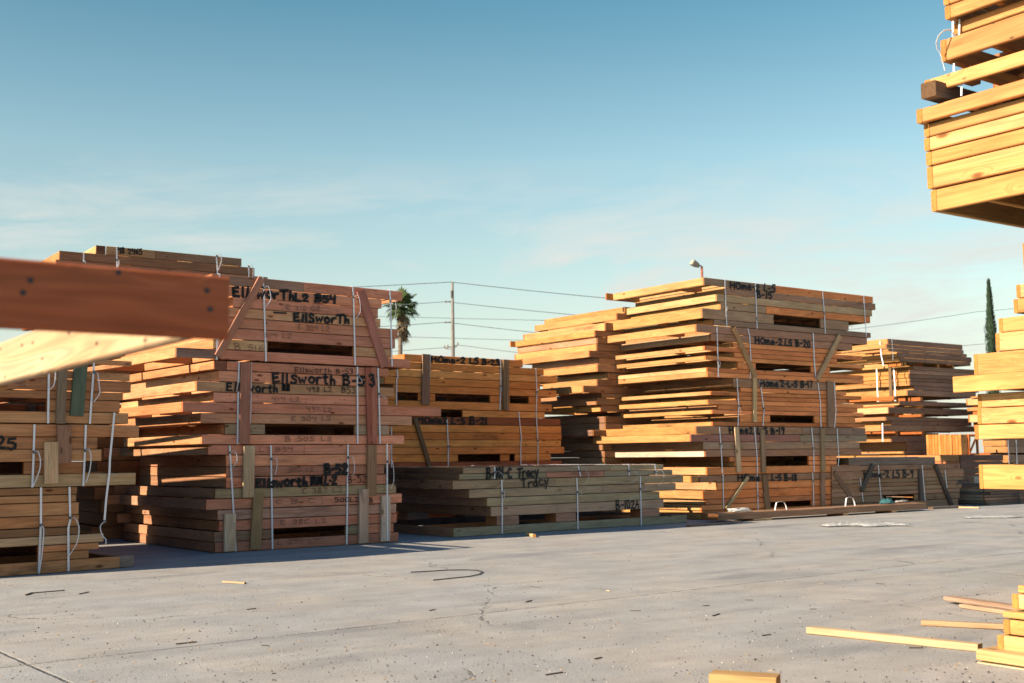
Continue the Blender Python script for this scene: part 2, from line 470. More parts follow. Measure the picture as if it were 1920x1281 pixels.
# ------------------------------------------------------------------ bundles
FIR = [(.49, .252, .088), (.53, .29, .115), (.46, .218, .066), (.55, .325, .145), (.42, .205, .075)]       # fresh sawn fir
class Bundle:
    def __init__(s, S, label, group=None, xref=0, ys=None, hs=None, depth=3.0, fronts=FIR, rails=FIR, base=None, b0=0.0, cat='lumber bundle', name='lumber_bundle', nj=3):
        s.nj = nj
        s.S = S
        s.depth = depth
        s.fronts, s.rails = fronts, rails
        s.b0 = b0
        if hs is None:
            hs = [S.hit(xref, y, b0)[1] for y in ys]
        s.hs = hs
        s.h0 = hs[-1] if base is None else base
        s.root = empty(name, S.pt(0, b0, s.h0), S.rot)
        tag(s.root, label, cat, group)
        s.nth = .038
    def L(s, a, b, h):
        return (a, b, h - s.h0)
    def row(s, i, xl, xr, tint=None, segs=None, splits=(), rail=True, far=None, depth=None, joists=None, railtint=None, a=None, back=True, over=0.0, rr=True, db=0.0, solid=False):
        """one layer: front boards, side boards, back board and joists.  xl/xr are the ends of its front"""
        S = s.S
        joists = s.nj if joists is None else joists
        ht, hb = s.hs[i], s.hs[i + 1]
        g = random.uniform(.006, .011)
        hm, hh = (ht + hb) / 2, (ht - hb) - g
        al, ar = a if a else (S.a_at(xl, hm, s.b0), S.a_at(xr, hm, s.b0))
        tint = tint or random.choice(s.fronts)
        D = depth or s.depth
        if far is not None:
            D = S.b_at(far, hm, al) - s.b0
        t = s.nth
        pieces = []
        if segs:
            for q in segs:
                x0, x1 = S.a_at(q[0], hm, s.b0), S.a_at(q[1], hm, s.b0)
                pieces.append((x0, x1, q[2] if len(q) > 2 else tint, q[3] if len(q) > 3 else 0.0))
        else:
            cuts = [al] + [S.a_at(x, hm, s.b0) for x in splits] + [ar]
            for k, (p, q) in enumerate(zip(cuts, cuts[1:])):
                pieces.append((p + (.001 if k else 0), q, tint if k == 0 else random.choice(s.fronts), 0.0))
        for p, q, tn, d in pieces:
            lumber(s.root, s.L((p + q) / 2, t / 2 + random.uniform(0, .007) + d + db, hm), (q - p - .0015, t, hh), jit(tn, .17))
        rt = railtint or random.choice(s.rails)
        if rail:
            lumber(s.root, s.L(al + t / 2 + random.uniform(0, .002), db + (t + D) / 2 + .003, hm), (D - t - .004, t, hh), jit(rt), 'y')
        if rr:
            lumber(s.root, s.L(ar - t / 2, db + (t + D) / 2 + .003, hm), (D - t - .004, t, hh), jit(rt), 'y')
        if back:
            lumber(s.root, s.L((al + ar) / 2 - over / 2, db + D + t / 2 + .002, hm), (ar - al + over, t, hh), jit(random.choice(s.rails)))
        j0 = max(D * .36, .8) if segs and len(segs) > 1 and segs[0][1] < segs[1][0] - 12 else t
        step = .5 if s.nj > 3 else (1.0 if joists > 1 else 1.9)
        k0 = math.ceil((al + .18) / step)
        for k in range(k0, k0 + 14):
            aj = k * step
            if aj > ar - .12:
                break
            lumber(s.root, s.L(aj + random.uniform(-.012, .012), db + (j0 + D) / 2 + .003, hm), (D - j0 - .004, t, hh - .004), jit(random.choice(s.rails)), 'y')
        if joists > 0 and D > 1.3:  # added inner board, blocks sky light leaking through the open layers
            lumber(s.root, s.L((al + ar) / 2, db + j0 + .3 + (.5 if j0 <= t else 0), hm), (ar - al - 2 * t - .01, t, ht - hb + .014), jit(BRN[2])).location.y += random.uniform(-.012, .012)
        return al, ar
    def mid(s, i):
        return (s.hs[i] + s.hs[i + 1]) / 2
    def ah(s, x, y, b=None):
        a, h = s.S.hit(x, y, s.b0 if b is None else b)
        return a, h
    def batten(s, top, bot, wpx, tint, name='batten', thick=.036, b=None):
        (a0, h0), (a1, h1) = s.ah(*top), s.ah(*bot)
        d = math.hypot(a1 - a0, h1 - h0)
        ax = s.ah(top[0] + wpx, top[1])[0] - a0
        ang = math.atan2(h0 - h1, a0 - a1)
        wid = abs(ax * math.sin(ang)) if abs(math.sin(ang)) > .3 else abs(ax)
        ln = d
        o = mesh_obj(name, box_bm(ln, thick, wid, .003), WOOD, s.root)
        o.location = s.L((a0 + a1) / 2, -thick / 2 - .004 if b is None else b, (h0 + h1) / 2)
        o.rotation_euler = (0, -ang, 0)
        o.color = jit(tint, .04)
        return o
    def strap(s, pts, wid=.023, loop=None, over=False, off=.010, mat=None, out=.06):
        """plastic band down the front, its free tail curling off the buckle"""
        P = []
        for x, y in pts:
            a, h = s.ah(x, y)
            P.append(Vector(s.L(a, -off, h)))
        # wrap the band round the top edge or tuck it under the layer above
        if over:
            p = P[0].copy()
            top = s.hs[0] - s.h0 + .003
            P = [Vector((p.x, s.depth, top)), Vector((p.x, .0, top + .001)), Vector((p.x, -off, top - .006))] + P[1:]
        bm = sweep_bm(P, (1, 0, 0), wid, .0022)
        if loop:
            Q = []
            n = len(loop)
            for i, (x, y) in enumerate(loop):
                a, h = s.ah(x, y)
                Q.append(Vector(s.L(a, -off - .006 - out * math.sin(math.pi * min(1, (i + .3) / n)), h)))
            # smooth the tail
            F = []
            for i in range(len(Q) - 1):
                for k in range(4):
                    t = k / 4
                    p0, p1, p2, p3 = Q[max(i - 1, 0)], Q[i], Q[i + 1], Q[min(i + 2, len(Q) - 1)]
                    F.append(.5 * ((2 * p1) + (p2 - p0) * t + (2 * p0 - 5 * p1 + 4 * p2 - p3) * t * t + (3 * p1 - p0 - 3 * p2 + p3) * t ** 3))
            F.append(Q[-1])
            join_bm(bm, sweep_bm(F, (.75, .66, 0), wid * .95, .002))
        o = mesh_obj('strap', bm, mat or STRAP, s.root)
        if loop:
            a, h = s.ah(*loop[0])
            k = mesh_obj('buckle', box_bm(.034, .008, .030, .003), WIREM, o)
            k.location = s.L(a, -off - .006, h)
        return o
    def words(s, txt, A, B, cap, wid, mat, name):
        A, B = Vector(A), Vector(B)
        wd = lambda q: sum(GL[c][0] for c in q) + .14 * (len(q) - 1)
        tot, x, o = wd(txt), 0.0, None
        for q in txt.split(' '):
            w = wd(q)
            bm = text_bm(q, A + (B - A) * (x / tot), A + (B - A) * ((x + w) / tot), cap, wid)
            o = mesh_obj(name, bm, mat, s.root)
            x += w + .14 + GL[' '][0] + .14
        return o
    def text(s, txt, p0, p1, cap, wid=.016, mat=None, name='lettering', off=.010, parent=None):
        a0, h0 = s.ah(*p0)
        a1, h1 = s.ah(*p1)
        ch = s.ah(p0[0], p0[1] - cap)[1] - h0
        return s.words(txt, s.L(a0, -off, h0), s.L(a1, -off, h1), (0, 0, ch), wid, mat or INK, name)
    def text_left(s, txt, p0, p1, cap, a, wid=.016, mat=None, off=.006):
        b0, h0 = s.S.hit_left(p0[0], p0[1], a)
        b1, h1 = s.S.hit_left(p1[0], p1[1], a)
        ch = s.S.hit_left(p0[0], p0[1] - cap, a)[1] - h0
        return s.words(txt, s.L(a - off, b0 - s.b0, h0), s.L(a - off, b1 - s.b0, h1), (0, 0, ch), wid, mat or INK, 'lettering')

# ------------------------------------------------------------------ ground
UY = R(51.5)
gu = (math.sin(UY), math.cos(UY), 0.0)
gw = (-math.cos(UY), math.sin(UY), 0.0)
jA, jB = ground(640, 1180), ground(133, 1281)
W0 = float(jA[0] * gw[0] + jA[1] * gw[1])
U0 = float(jB[0] * gu[0] + jB[1] * gu[1])
def ground_material():
    m, N = new_mat('worn_concrete')
    g = N.n('ShaderNodeNewGeometry')
    P = g.outputs['Position']
    wob = N.math('MULTIPLY', N.math('SUBTRACT', N.noise(P, 2.3, 5, .65), .5), .05)
    uu = N.math('ADD', N.vmath('DOT_PRODUCT', P, gu), wob)
    ww = N.math('ADD', N.vmath('DOT_PRODUCT', P, gw), wob)
    def joint(c, c0, step):
        f = N.math('FRACT', N.math('ADD', N.math('DIVIDE', N.math('SUBTRACT', c, c0), step), 100.5))
        return N.math('MULTIPLY', N.math('ABSOLUTE', N.math('SUBTRACT', f, .5)), step)
    dj = N.math('MINIMUM', joint(ww, W0, 9.6), joint(uu, U0, 60.0))
    brk = N.noise(P, 5.0, 4, .7)
    jl = N.math('MULTIPLY', N.ramp(dj, .017, .005), N.ramp(brk, .34, .56))
    big = N.noise(P, .33, 5, .6)
    mid = N.noise(P, 1.9, 5, .65, .4)
    str_ = N.noise(N.n('ShaderNodeCombineXYZ', {0: N.math('MULTIPLY', uu, .22), 1: N.math('MULTIPLY', ww, 1.7), 2: 0.0}), 1.4, 4, .6)
    fine = N.noise(P, 58.0, 4, .75)
    grit = N.noise(P, 150.0, 2, .6)
    v = N.math('ADD', .80, N.math('MULTIPLY', big, .22))
    v = N.math('ADD', v, N.math('MULTIPLY', N.math('SUBTRACT', mid, .5), .55))
    v = N.math('ADD', v, N.math('MULTIPLY', N.math('SUBTRACT', str_, .5), .46))
    worn = N.ramp(N.noise(P, .55, 4, .6), .45, .62)          # places where the paste is worn to the aggregate
    v = N.math('ADD', v, N.math('MULTIPLY', N.math('SUBTRACT', fine, .5), N.math('ADD', .35, N.math('MULTIPLY', worn, .8))))
    v = N.math('ADD', v, N.math('MULTIPLY', N.math('SUBTRACT', grit, .5), N.math('ADD', .35, N.math('MULTIPLY', worn, .9))))
    c = N.n('ShaderNodeVectorMath', {0: N.mix(N.ramp(N.noise(P, .8, 4, .6), .40, .66), (.385, .375, .358, 1), (.44, .402, .355, 1)), 'Scale': v}, operation='SCALE')
    oil = N.math('MULTIPLY', N.ramp(N.noise(N.n('ShaderNodeCombineXYZ', {0: N.math('MULTIPLY', uu, .55), 1: N.math('MULTIPLY', ww, 1.6), 2: 3.0}), .9, 4, .55), .58, .74), .55)
    c = N.mix(oil, c, (.17, .175, .185, 1))
    vs = N.n('ShaderNodeTexVoronoi', {'Vector': P, 'Scale': 34.0})
    sel = N.n('ShaderNodeSeparateColor', {0: vs.outputs['Color']})
    pit = N.math('MULTIPLY', N.ramp(vs.outputs['Distance'], .30, .16), N.math('MULTIPLY', N.ramp(sel.outputs[0], .66, .70), N.math('ADD', .35, N.math('MULTIPLY', worn, .65))))
    c = N.mix(N.math('MULTIPLY', pit, .7), c, (.085, .08, .075, 1))
    # hairline cracks
    cr = N.n('ShaderNodeTexVoronoi', {'Vector': N.vmath('ADD', P, N.n('ShaderNodeCombineXYZ', {0: N.math('MULTIPLY', wob, 9.0), 1: N.math('MULTIPLY', mid, .8), 2: 0.0})), 'Scale': .26}, feature='DISTANCE_TO_EDGE')
    crk = N.math('MULTIPLY', N.ramp(cr.outputs[0], .0042, .0012), N.ramp(N.noise(P, .7, 3, .6), .47, .60))
    jl = N.math('MAXIMUM', jl, N.math('MULTIPLY', crk, .7))
    c = N.mix(N.math('MULTIPLY', jl, .70), c, (.095, .078, .062, 1))
    hgt = N.math('ADD', N.math('MULTIPLY', grit, .5), N.math('ADD', N.math('MULTIPLY', fine, .9), N.math('MULTIPLY', jl, -3.0)))
    hgt = N.math('ADD', hgt, N.math('MULTIPLY', pit, -1.6))
    finish(N, c, .88, hgt, .65, .008, .22)
    return m
GM = ground_material()
bm = bmesh.new()
bmesh.ops.create_grid(bm, x_segments=8, y_segments=8, size=900)
for v in bm.verts:
    v.co.y += 500
go = mesh_obj('ground', bm, GM)
go['kind'] = 'structure'

# ------------------------------------------------------------------ colours of the lumber
RED = [(.64, .255, .155), (.68, .285, .17), (.54, .230, .145), (.64, .30, .18), (.47, .195, .12)]
REDT = (0.572, 0.313, 0.165)
TANB = [(.46, .22, .10), (.50, .25, .115), (.39, .18, .08), (.47, .21, .09)]
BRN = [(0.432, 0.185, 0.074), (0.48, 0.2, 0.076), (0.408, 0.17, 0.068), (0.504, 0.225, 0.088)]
HOM = [(.75, .262, .092), (.79, .295, .11), (.68, .245, .09), (.76, .285, .10)]
GRN = [(.37, .285, .18), (.40, .30, .19), (.325, .27, .19), (.42, .295, .195)]
GREY = [(.20, .17, .14), (.24, .20, .16), (.18, .15, .125)]
OLD = (.135, .105, .085)
PINK = (0.525, 0.242, 0.17)
RAILR = [(.56, .258, .115), (.59, .285, .13), (.53, .225, .095)]
PALE = [(.61, .315, .115), (.64, .345, .14), (.57, .275, .090), (.66, .375, .17), (.52, .25, .085)]

# ================================================================== stack of three reddish bundles
E = Stack(405, 1037.7, 51.5)
G_E = 'three reddish bundles stacked behind the blurred beam'
b = Bundle(E, 'reddish bundle marked L2 B54, topmost of its stack, with two slanting braces', G_E, 500, [522.2, 542, 561, 581, 599.5, 619, 640, 659.5, 678.2], depth=3.3, fronts=RED, rails=RAILR, base=None, nj=6)
b.row(0, 398, 754.3, (.37, .22, .15), splits=(569.8,))
b.row(1, 404, 715.8, RED[1])
b.row(2, 436.7, 708.8, RED[2])
b.row(3, 426, 713.5, REDT)
b.row(4, 405, 745.9, RED[1])
b.row(5, 408, 741, RED[2])
b.row(6, 399.7, 733.6, REDT, segs=[(399.7, 501.6), (663, 733.6)])
b.row(7, 331, 769.2, RED[0], segs=[(331, 414, (.26, .15, .115)), (414.5, 769.2)], far=200)
b.batten((489.5, 522), (407, 669), 14.5, (.40, .19, .12), 'brace')
b.batten((674, 545), (720, 688), 16.5, (.42, .165, .115), 'brace')
b.strap([(492.4, 522), (494, 545), (498.3, 678)], over=True, loop=[(494, 540), (499.5, 538), (503, 556), (502, 566), (495.5, 576)])
b.strap([(660.9, 537), (662.4, 565), (665.3, 685)], over=True, loop=[(662, 557), (668, 556), (670.5, 575), (670, 588), (665, 597)])
b.strap([(730.4, 544), (731.5, 570), (734.6, 687)], over=True, loop=[(731, 565), (736, 564), (737.5, 578), (735.5, 594), (731, 602)])
b.strap([(411, 517), (409, 600), (405.6, 675)], over=True, loop=[(412.5, 532), (414.5, 548), (415.2, 565), (413.5, 577)])
b.text('EllsworTh', (437, 556), (552, 563), 18, 0.0381)
b.text('L2 B54', (553, 564), (629, 569), 14, 0.0381)
b.text('EllSworTh', (551, 603), (655, 607), 15, 0.0349)
b.text('-', (507, 590), (540, 592), 12, .02)
b.text('C 210 C2', (536, 581), (600, 584), 9, .007, PENCIL)
b.text('E 304 L2', (558, 619), (618, 622), 10, .007, PENCIL)
b.text('B 516', (440, 656), (494, 658), 11, .007, PENCIL)
b.text('514 L2', (495, 632), (546, 635), 9, .007, PENCIL)

b = Bundle(E, 'reddish bundle marked B-53, the middle one of its stack, with two upright red battens', G_E, 470, [678.7, 696.7, 717.5, 736.8, 755.5, 775.1, 794.8, 814.8, 833.4], depth=3.3, fronts=RED, rails=RAILR)
b.row(0, 403, 728.4, RED[0], segs=[(403.5, 425, (.24, .10, .06), .01), (425.6, 728.4)], far=222)  # short end block tinted dark for the shade of its recess
b.row(1, 410.5, 711, RED[1], railtint=(.50, .24, .12))
b.row(2, 368.8, 739, REDT, far=231)
b.row(3, 400.6, 728, RED[1])
b.row(4, 343, 827, RED[0], far=224, railtint=RAILR[2])
b.row(5, 376.5, 772.7, RED[3])
b.row(6, 422, 729.8, (.40, .27, .17), segs=[(422, 497), (666, 729.8)])
b.row(7, 379, 758, RED[1], far=232)
b.batten((459.8, 679.5), (456, 832.5), 19.5, (.42, .175, .125))
b.batten((688, 689.5), (692, 832), 9, (.38, .12, .08))
b.batten((698, 689.5), (700.5, 832), 9.5, (.40, .145, .095))
b.strap([(447.4, 679), (446, 740), (444.7, 833)])
b.strap([(471, 679), (470, 760), (468.5, 795)], wid=.012)
b.strap([(669.4, 688), (669.8, 760), (670, 832)], loop=[(670.5, 704), (675, 712), (677.5, 718)], out=.02)
b.strap([(708, 690), (710, 740), (712, 832)], loop=[(710.5, 739), (715, 744), (718, 747), (720.5, 744)], out=.03)
b.text('EllSworth B-5', (511.5, 717), (682, 723), 18, 0.0333)
b.text('Ellsworth B-53', (552, 698), (662, 702), 10, .009, INK)
b.text('3', (690, 724), (699, 724.5), 19, 0.0381, off=.046)
b.text('EllSworth', (425, 733), (521, 736), 14, 0.0270)
b.text('##', (529, 734), (543, 735), 15, 0.0182)
b.text('498 L2', (575, 735), (622, 735), 10, .009, INK)
b.text('B53', (640, 737), (666, 737.5), 11, .009, INK)
b.text('414 L2', (509, 752), (562, 753), 8, .007, PENCIL)
b.text('497 L2', (574, 772), (622, 772.5), 9, .008, PENCIL)
b.text('E 304 L2', (546, 789), (620, 789.5), 9, .008, PENCIL)
b.text('B 505 L2', (534, 828), (622, 827), 9, .008, PENCIL)

b = Bundle(E, 'reddish bundle marked B-52 standing on the concrete, bottom of its stack, with pale battens', G_E, 510, [833.9, 852.7, 873.9, 893.2, 913.4, 932.7, 952.5, 972.6, 992.3, 1011.2, 1030.6], depth=3.3, fronts=RED, rails=[(.40, .21, .12), (.36, .18, .10), (.44, .22, .12)])
b.row(0, 390.5, 732.8, RED[0], splits=(571,), far=225.6, over=.25)
b.row(1, 424.5, 732, RED[1], far=262)
b.row(2, 424, 720.8, RED[2], far=262)
b.row(3, 424.5, 723.9, RED[1], far=262)
b.row(4, 403.6, 742.7, (.47, .31, .18), far=236.8, over=.18)
b.row(5, 386.7, 753.4, RED[2], splits=(604,), far=223.7, over=.2)
b.row(6, 408.3, 743, (.44, .25, .17))
b.row(7, 411, 744, RED[0], far=245, over=.2)
b.row(8, 401.7, 738, (.38, .23, .14), segs=[(401.7, 511.3), (647.8, 690, (.32, .25, .15)), (690.5, 738, RED[1])], far=232)
b.row(9, 403.6, 747.4, RED[2], far=232)
b.batten((465.5, 836), (463.5, 933), 20.5, (.52, .37, .22))
b.batten((483, 923), (477, 1030), 19, (.36, .235, .115), thick=.038)
b.batten((429.5, 963), (429, 1033.5), 21.5, (.62, .46, .31))
b.batten((695.5, 834.5), (695, 930), 17, (.33, .19, .10))
b.batten((680.5, 917), (680, 1018.5), 17, (.56, .40, .29))
b.batten((722, 929), (721, 1015), 17, (.66, .50, .36))
b.strap([(430, 835.8), (434, 900), (441.6, 1034)], loop=[(431, 849), (436, 846), (440, 857), (439, 867), (433.5, 877)])
b.strap([(507.4, 835), (508.5, 900), (510.4, 1030)], loop=[(508.5, 861), (513, 859), (515, 870), (513, 890)])
b.strap([(652, 833.7), (651, 900), (649.5, 1021)], loop=[(652, 858), (657, 857), (659.5, 872), (659, 888), (656, 893)])
b.strap([(722.8, 833), (723, 930), (723.5, 1014)], off=.045, loop=[(723.2, 866), (728, 863), (730, 880), (731, 902), (727, 917)])
b.text('Ellsworth', (480, 914), (576, 911), 16, 0.0412)
b.text('##', (583, 911), (604, 910.5), 18, 0.0381)
b.text('L.2', (608, 909), (630, 908.5), 17, 0.0412)
b.text('B-52', (609, 889), (650, 888), 18, 0.0444)
b.text('B-52', (652, 907), (686, 905), 13, .010)
b.text('500L2', (627, 942), (673, 941), 9, .010)
b.text('B', (693, 943), (699, 943), 9, .011)
b.text('L7 B54', (486, 848), (549, 846.5), 9, .007, PENCIL)
b.text('C 387 L2', (566, 926), (642, 923), 10, .008, PENCIL)
b.text('C B C', (516, 945), (590, 943), 9, .007, PENCIL)
b.text('505 L2', (540, 886), (588, 884.5), 9, .007, PENCIL)
b.text('E 38C L2', (526, 984), (612, 980.5), 9, .007, PENCIL)
b.text('L 355 L7', (520, 1022), (596, 1017), 9, .007, PENCIL)

# ================================================================== left pile, nearer the camera
A = Stack(150, 1071.5, 47)
G_A = 'brown bundles piled at the left edge'
b = Bundle(A, 'brown bundle under the blurred beam with a green batten, topmost of the left pile', G_A, 200, [674.4, 685.2, 698.5, 713.3, 735.6, 750.7, 773.4, 795.2], depth=3.7, fronts=TANB, rails=TANB, nj=6)
b.row(0, -160, 247.5, TANB[0], joists=0)
b.row(2, -150, 243.7, TANB[1])
b.row(3, -170, 245.4, TANB[0])
b.row(4, -150, 230.3, TANB[2])
b.row(5, -150, 225, TANB[0], segs=[(-150, -60), (88.5, 225)])
b.row(6, -160, 240.8, TANB[1])
# spacer blocks hold the top layer up
lumber(b.root, b.L(b.S.a_at(60, b.mid(1)), .3, b.mid(1)), (.3, .09, b.hs[1] - b.hs[2] - .003), jit(TANB[2]))
lumber(b.root, b.L(b.S.a_at(-90, b.mid(1)), .3, b.mid(1)), (.3, .09, b.hs[1] - b.hs[2] - .003), jit(TANB[2]))
b.batten((116, 690), (111.5, 794.5), 17, (.22, .16, .105))
b.batten((150.5, 676), (142, 780.5), 24.5, (.105, .135, .095))
b.strap([(91.5, 676), (91, 700), (89.5, 794)], loop=[(97, 694), (100, 698), (98, 714), (95, 725), (87.5, 734)])
b.strap([(176, 675), (174, 705), (167.8, 795)], loop=[(176, 698), (179.5, 702), (180.5, 722), (182, 738), (173, 754)])
b.text('B 41', (1, 726), (48, 725.5), 11, .009, PENCIL)
b = Bundle(A, 'brown bundle marked 25, the middle one of the left pile', G_A, 150, [796, 819.6, 842, 865.3, 888, 911.8], depth=3.7, fronts=TANB, rails=TANB)
b.row(0, -160, 260.9, TANB[1])
b.row(1, -150, 182.7, TANB[0])
b.row(2, -150, 190.4, TANB[1])
b.row(3, -150, 155, TANB[2], segs=[(-150, -70), (45, 155)])
b.row(4, -165, 254.6, (.46, .31, .17))
b.batten((118.5, 797.5), (118.5, 869), 25.5, (.31, .165, .105))
b.batten((93, 829), (93, 907), 25, (.50, .34, .19), b=-.042)
b.strap([(64, 796), (62.5, 850), (60, 914)], loop=[(63.5, 848), (67, 846), (71, 860), (70.5, 880), (60.5, 911)], out=.05)
b.strap([(160.4, 797), (158.5, 850), (155.4, 911)], loop=[(159.5, 845), (163, 842), (166, 855), (164.5, 880), (158.5, 905)], out=.05)
b.strap([(212.4, 774), (210, 800), (204, 860), (203, 887), (197, 935), (193.5, 978.5)], off=.03, loop=[(193.5, 978), (186, 984), (184.5, 993), (189, 1005), (195, 1012), (195, 1022)], out=.02)
b.text('25', (-8, 842), (30, 841), 23, 0.0286)
b = Bundle(A, 'brown bundle lying on the concrete, lowest of the left pile', G_A, 120, [913, 927.3, 941.7, 966, 987.8, 1003.5, 1021, 1034, 1050, 1073.5], depth=3.7, fronts=TANB, rails=TANB)
b.row(0, -150, 144.5, TANB[2])
b.row(1, -155, 142.7, TANB[0])
b.row(2, -160, 147.7, TANB[1])
b.row(3, -150, 147.7, TANB[3])
b.row(4, -150, 150.4, (.28, .15, .08))
b.row(5, -160, 194.4, (.44, .30, .17))
b.row(6, -150, 185.4, TANB[0], segs=[(-150, -80), (72, 185.4)])
b.row(7, -150, 166.6, TANB[2], segs=[(-150, -80), (72, 166.6)])
al, ar = b.row(8, -165, 225, TANB[1])
o = lumber(b.root, b.L(ar + .09, .26, b.mid(8)), (.17, .46, b.hs[8] - b.hs[9] - .006), jit((.30, .22, .19)))
b.strap([(76.3, 914), (76, 985), (72, 1074)], loop=[(76, 985), (79, 990), (78.5, 1005), (76, 1040), (71.5, 1076)], out=.03)
b.strap([(129.6, 913), (131, 975), (127.5, 990), (127.8, 1071)], loop=[(131.5, 971), (137, 973), (141.5, 990), (138, 1018), (125, 1043)], out=.08)

# bundles behind the left pile, mostly hidden
A2 = Stack(150, 1071.5, SUN_TRAVEL)
A2.O = A.pt(1.46, 3.74, 0) + A2.w * .085
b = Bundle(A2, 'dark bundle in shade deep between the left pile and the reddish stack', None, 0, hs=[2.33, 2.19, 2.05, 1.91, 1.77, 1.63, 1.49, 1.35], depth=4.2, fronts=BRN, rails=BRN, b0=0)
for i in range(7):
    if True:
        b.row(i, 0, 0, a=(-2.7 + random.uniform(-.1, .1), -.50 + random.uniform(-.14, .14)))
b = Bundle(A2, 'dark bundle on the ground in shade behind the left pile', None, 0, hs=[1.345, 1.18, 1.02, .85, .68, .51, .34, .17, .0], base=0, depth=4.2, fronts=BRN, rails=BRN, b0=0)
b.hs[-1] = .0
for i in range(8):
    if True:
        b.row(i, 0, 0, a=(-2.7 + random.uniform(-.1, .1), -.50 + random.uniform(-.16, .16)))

# ================================================================== tall stack behind the reddish one
Cs = Stack(405, 1037.7, 55)
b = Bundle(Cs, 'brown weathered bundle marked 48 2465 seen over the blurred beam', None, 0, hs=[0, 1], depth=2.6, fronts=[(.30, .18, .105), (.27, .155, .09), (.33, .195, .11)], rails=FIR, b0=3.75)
top = Cs.hit(181, 459, 3.75)[1]
b.hs = [top - .140 * k for k in range(9)]
b.h0 = b.hs[-1]
b.root.location.z = b.h0
b.row(0, 181, 453, (.30, .185, .11), segs=[(181, 198, (.20, .10, .06), .012), (200, 291, (.38, .25, .14)), (291.5, 453)])  # dark end piece stands in for a shaded recess
b.row(1, 112, 477.5, (.27, .15, .085))
b.row(2, 105, 502, (.30, .17, .10))
for i in range(3, 8):
    b.row(i, 120 + random.uniform(-20, 30), 480 + random.uniform(-30, 20))
b.strap([(156.5, 475), (156.5, 493)], loop=[(156, 492), (158, 490), (160, 494)], out=.02)
b.strap([(218.5, 462), (218.8, 488), (219, 520)], over=True, loop=[(219, 488), (222, 490), (221, 500), (219, 501)], out=.02)
b.strap([(405.5, 477), (407, 505), (408, 530)], over=True, loop=[(406, 480), (411, 477), (413.5, 490), (408, 507)], out=.03)
b.strap([(466, 497), (466, 530)], loop=[(466, 500), (470, 497), (473, 508), (472, 525)], out=.03)
b.text('48 2465', (221, 475), (266, 477.5), 10, 0.0182)
hlow = b.h0
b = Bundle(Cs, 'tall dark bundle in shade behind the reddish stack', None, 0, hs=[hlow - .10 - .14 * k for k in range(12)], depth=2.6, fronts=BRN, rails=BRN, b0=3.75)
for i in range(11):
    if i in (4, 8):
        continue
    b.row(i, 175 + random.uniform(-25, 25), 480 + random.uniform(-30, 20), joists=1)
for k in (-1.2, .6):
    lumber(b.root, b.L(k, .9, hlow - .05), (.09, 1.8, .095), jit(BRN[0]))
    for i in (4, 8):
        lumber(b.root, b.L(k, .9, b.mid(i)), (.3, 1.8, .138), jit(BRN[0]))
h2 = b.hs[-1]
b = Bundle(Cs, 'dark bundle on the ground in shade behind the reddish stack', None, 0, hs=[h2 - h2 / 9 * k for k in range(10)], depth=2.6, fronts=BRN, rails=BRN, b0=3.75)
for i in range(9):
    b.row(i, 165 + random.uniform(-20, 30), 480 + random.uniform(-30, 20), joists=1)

# ================================================================== two orange-brown bundles
D = Stack(815, 981, 51)
G_D = 'two orange brown bundles between the reddish stack and the tall pale stack'
ORG = [(.74, .27, .075), (.78, .30, .085), (.70, .24, .065), (.78, .33, .10)]
b = Bundle(D, 'orange brown bundle marked L5 B-23, upper of its pair', G_D, 815, [666.4, 680.7, 694.8, 709, 723.5, 738, 752.2, 767.6], depth=2.7, fronts=ORG, rails=FIR, nj=6)
b.row(0, 758.6, 980.5, ORG[0])
b.row(1, 735, 1019.6, ORG[1], splits=(877,))
b.row(2, 728, 1044.9, ORG[3])
b.row(3, 722, 1012.9, ORG[0])
b.row(4, 738, 1043.6, ORG[1])
b.row(5, 728, 1014.7, ORG[2], segs=[(728, 744.8), (784, 816), (919, 956), (991.8, 1014.7)])
b.row(6, 728, 1034.8, ORG[1])
b.batten((797.5, 664.5), (796.5, 759.5), 14, (.30, .18, .115))
b.batten((944.5, 674.5), (944, 769), 5.5, (.26, .16, .09))
b.batten((950.3, 675), (949.8, 770), 5, (.30, .18, .10))
b.strap([(743.8, 692.7), (745.5, 708), (743.2, 711), (743, 760)])
b.strap([(806.5, 664), (805.5, 701), (803.8, 761)], wid=.014)
b.strap([(938, 674), (938.4, 724), (936.8, 769.4)], loop=[(938.5, 724), (940, 728), (939, 736)], out=.01)
b.strap([(1004, 690.4), (1006, 730), (1005, 771.8)], loop=[(1005.5, 735), (1007.5, 743), (1006, 744)], out=.01)
b.text('HOme-2 L5', (809, 679), (897, 683), 11, 0.0364)
b.text('B-23', (904, 684), (936, 685), 11, 0.0364)
b = Bundle(D, 'orange brown bundle marked L-5 B-21 with a leaning brown brace, lower of its pair', G_D, 840, [768.6, 781.8, 796.5, 811.2, 825, 838.6, 852.3, 866.5, 878, 892, 906, 920, 934, 948, 962, 980], depth=2.7, fronts=ORG, rails=FIR)
b.row(0, 730, 1021.7, ORG[3], segs=[(730, 827), (867.8, 1021.7)])
b.row(1, 733, 1051, (.34, .115, .05))
b.row(2, 728, 1052.4, ORG[1])
b.row(3, 728, 1053, ORG[0])
b.row(4, 733, 1052, ORG[3])
b.row(5, 728, 1058, ORG[1])
b.row(6, 728, 1033, ORG[1], segs=[(728, 859), (942, 959, ORG[2], .06), (966, 1033)])
b.row(7, 728, 1053.7, (.36, .12, .055))
for i in range(8, 15):
    b.row(i, 730, 1050 + random.uniform(-15, 5), joists=1)
b.batten((776.5, 783), (808, 886), 7.5, (.20, .135, .08), 'brace')
b.strap([(837.7, 784.4), (840, 838), (840, 900)], loop=[(840.5, 838), (843, 844)], out=.01)
b.strap([(972, 772), (977.4, 824.6), (975.6, 832), (976.4, 900)])
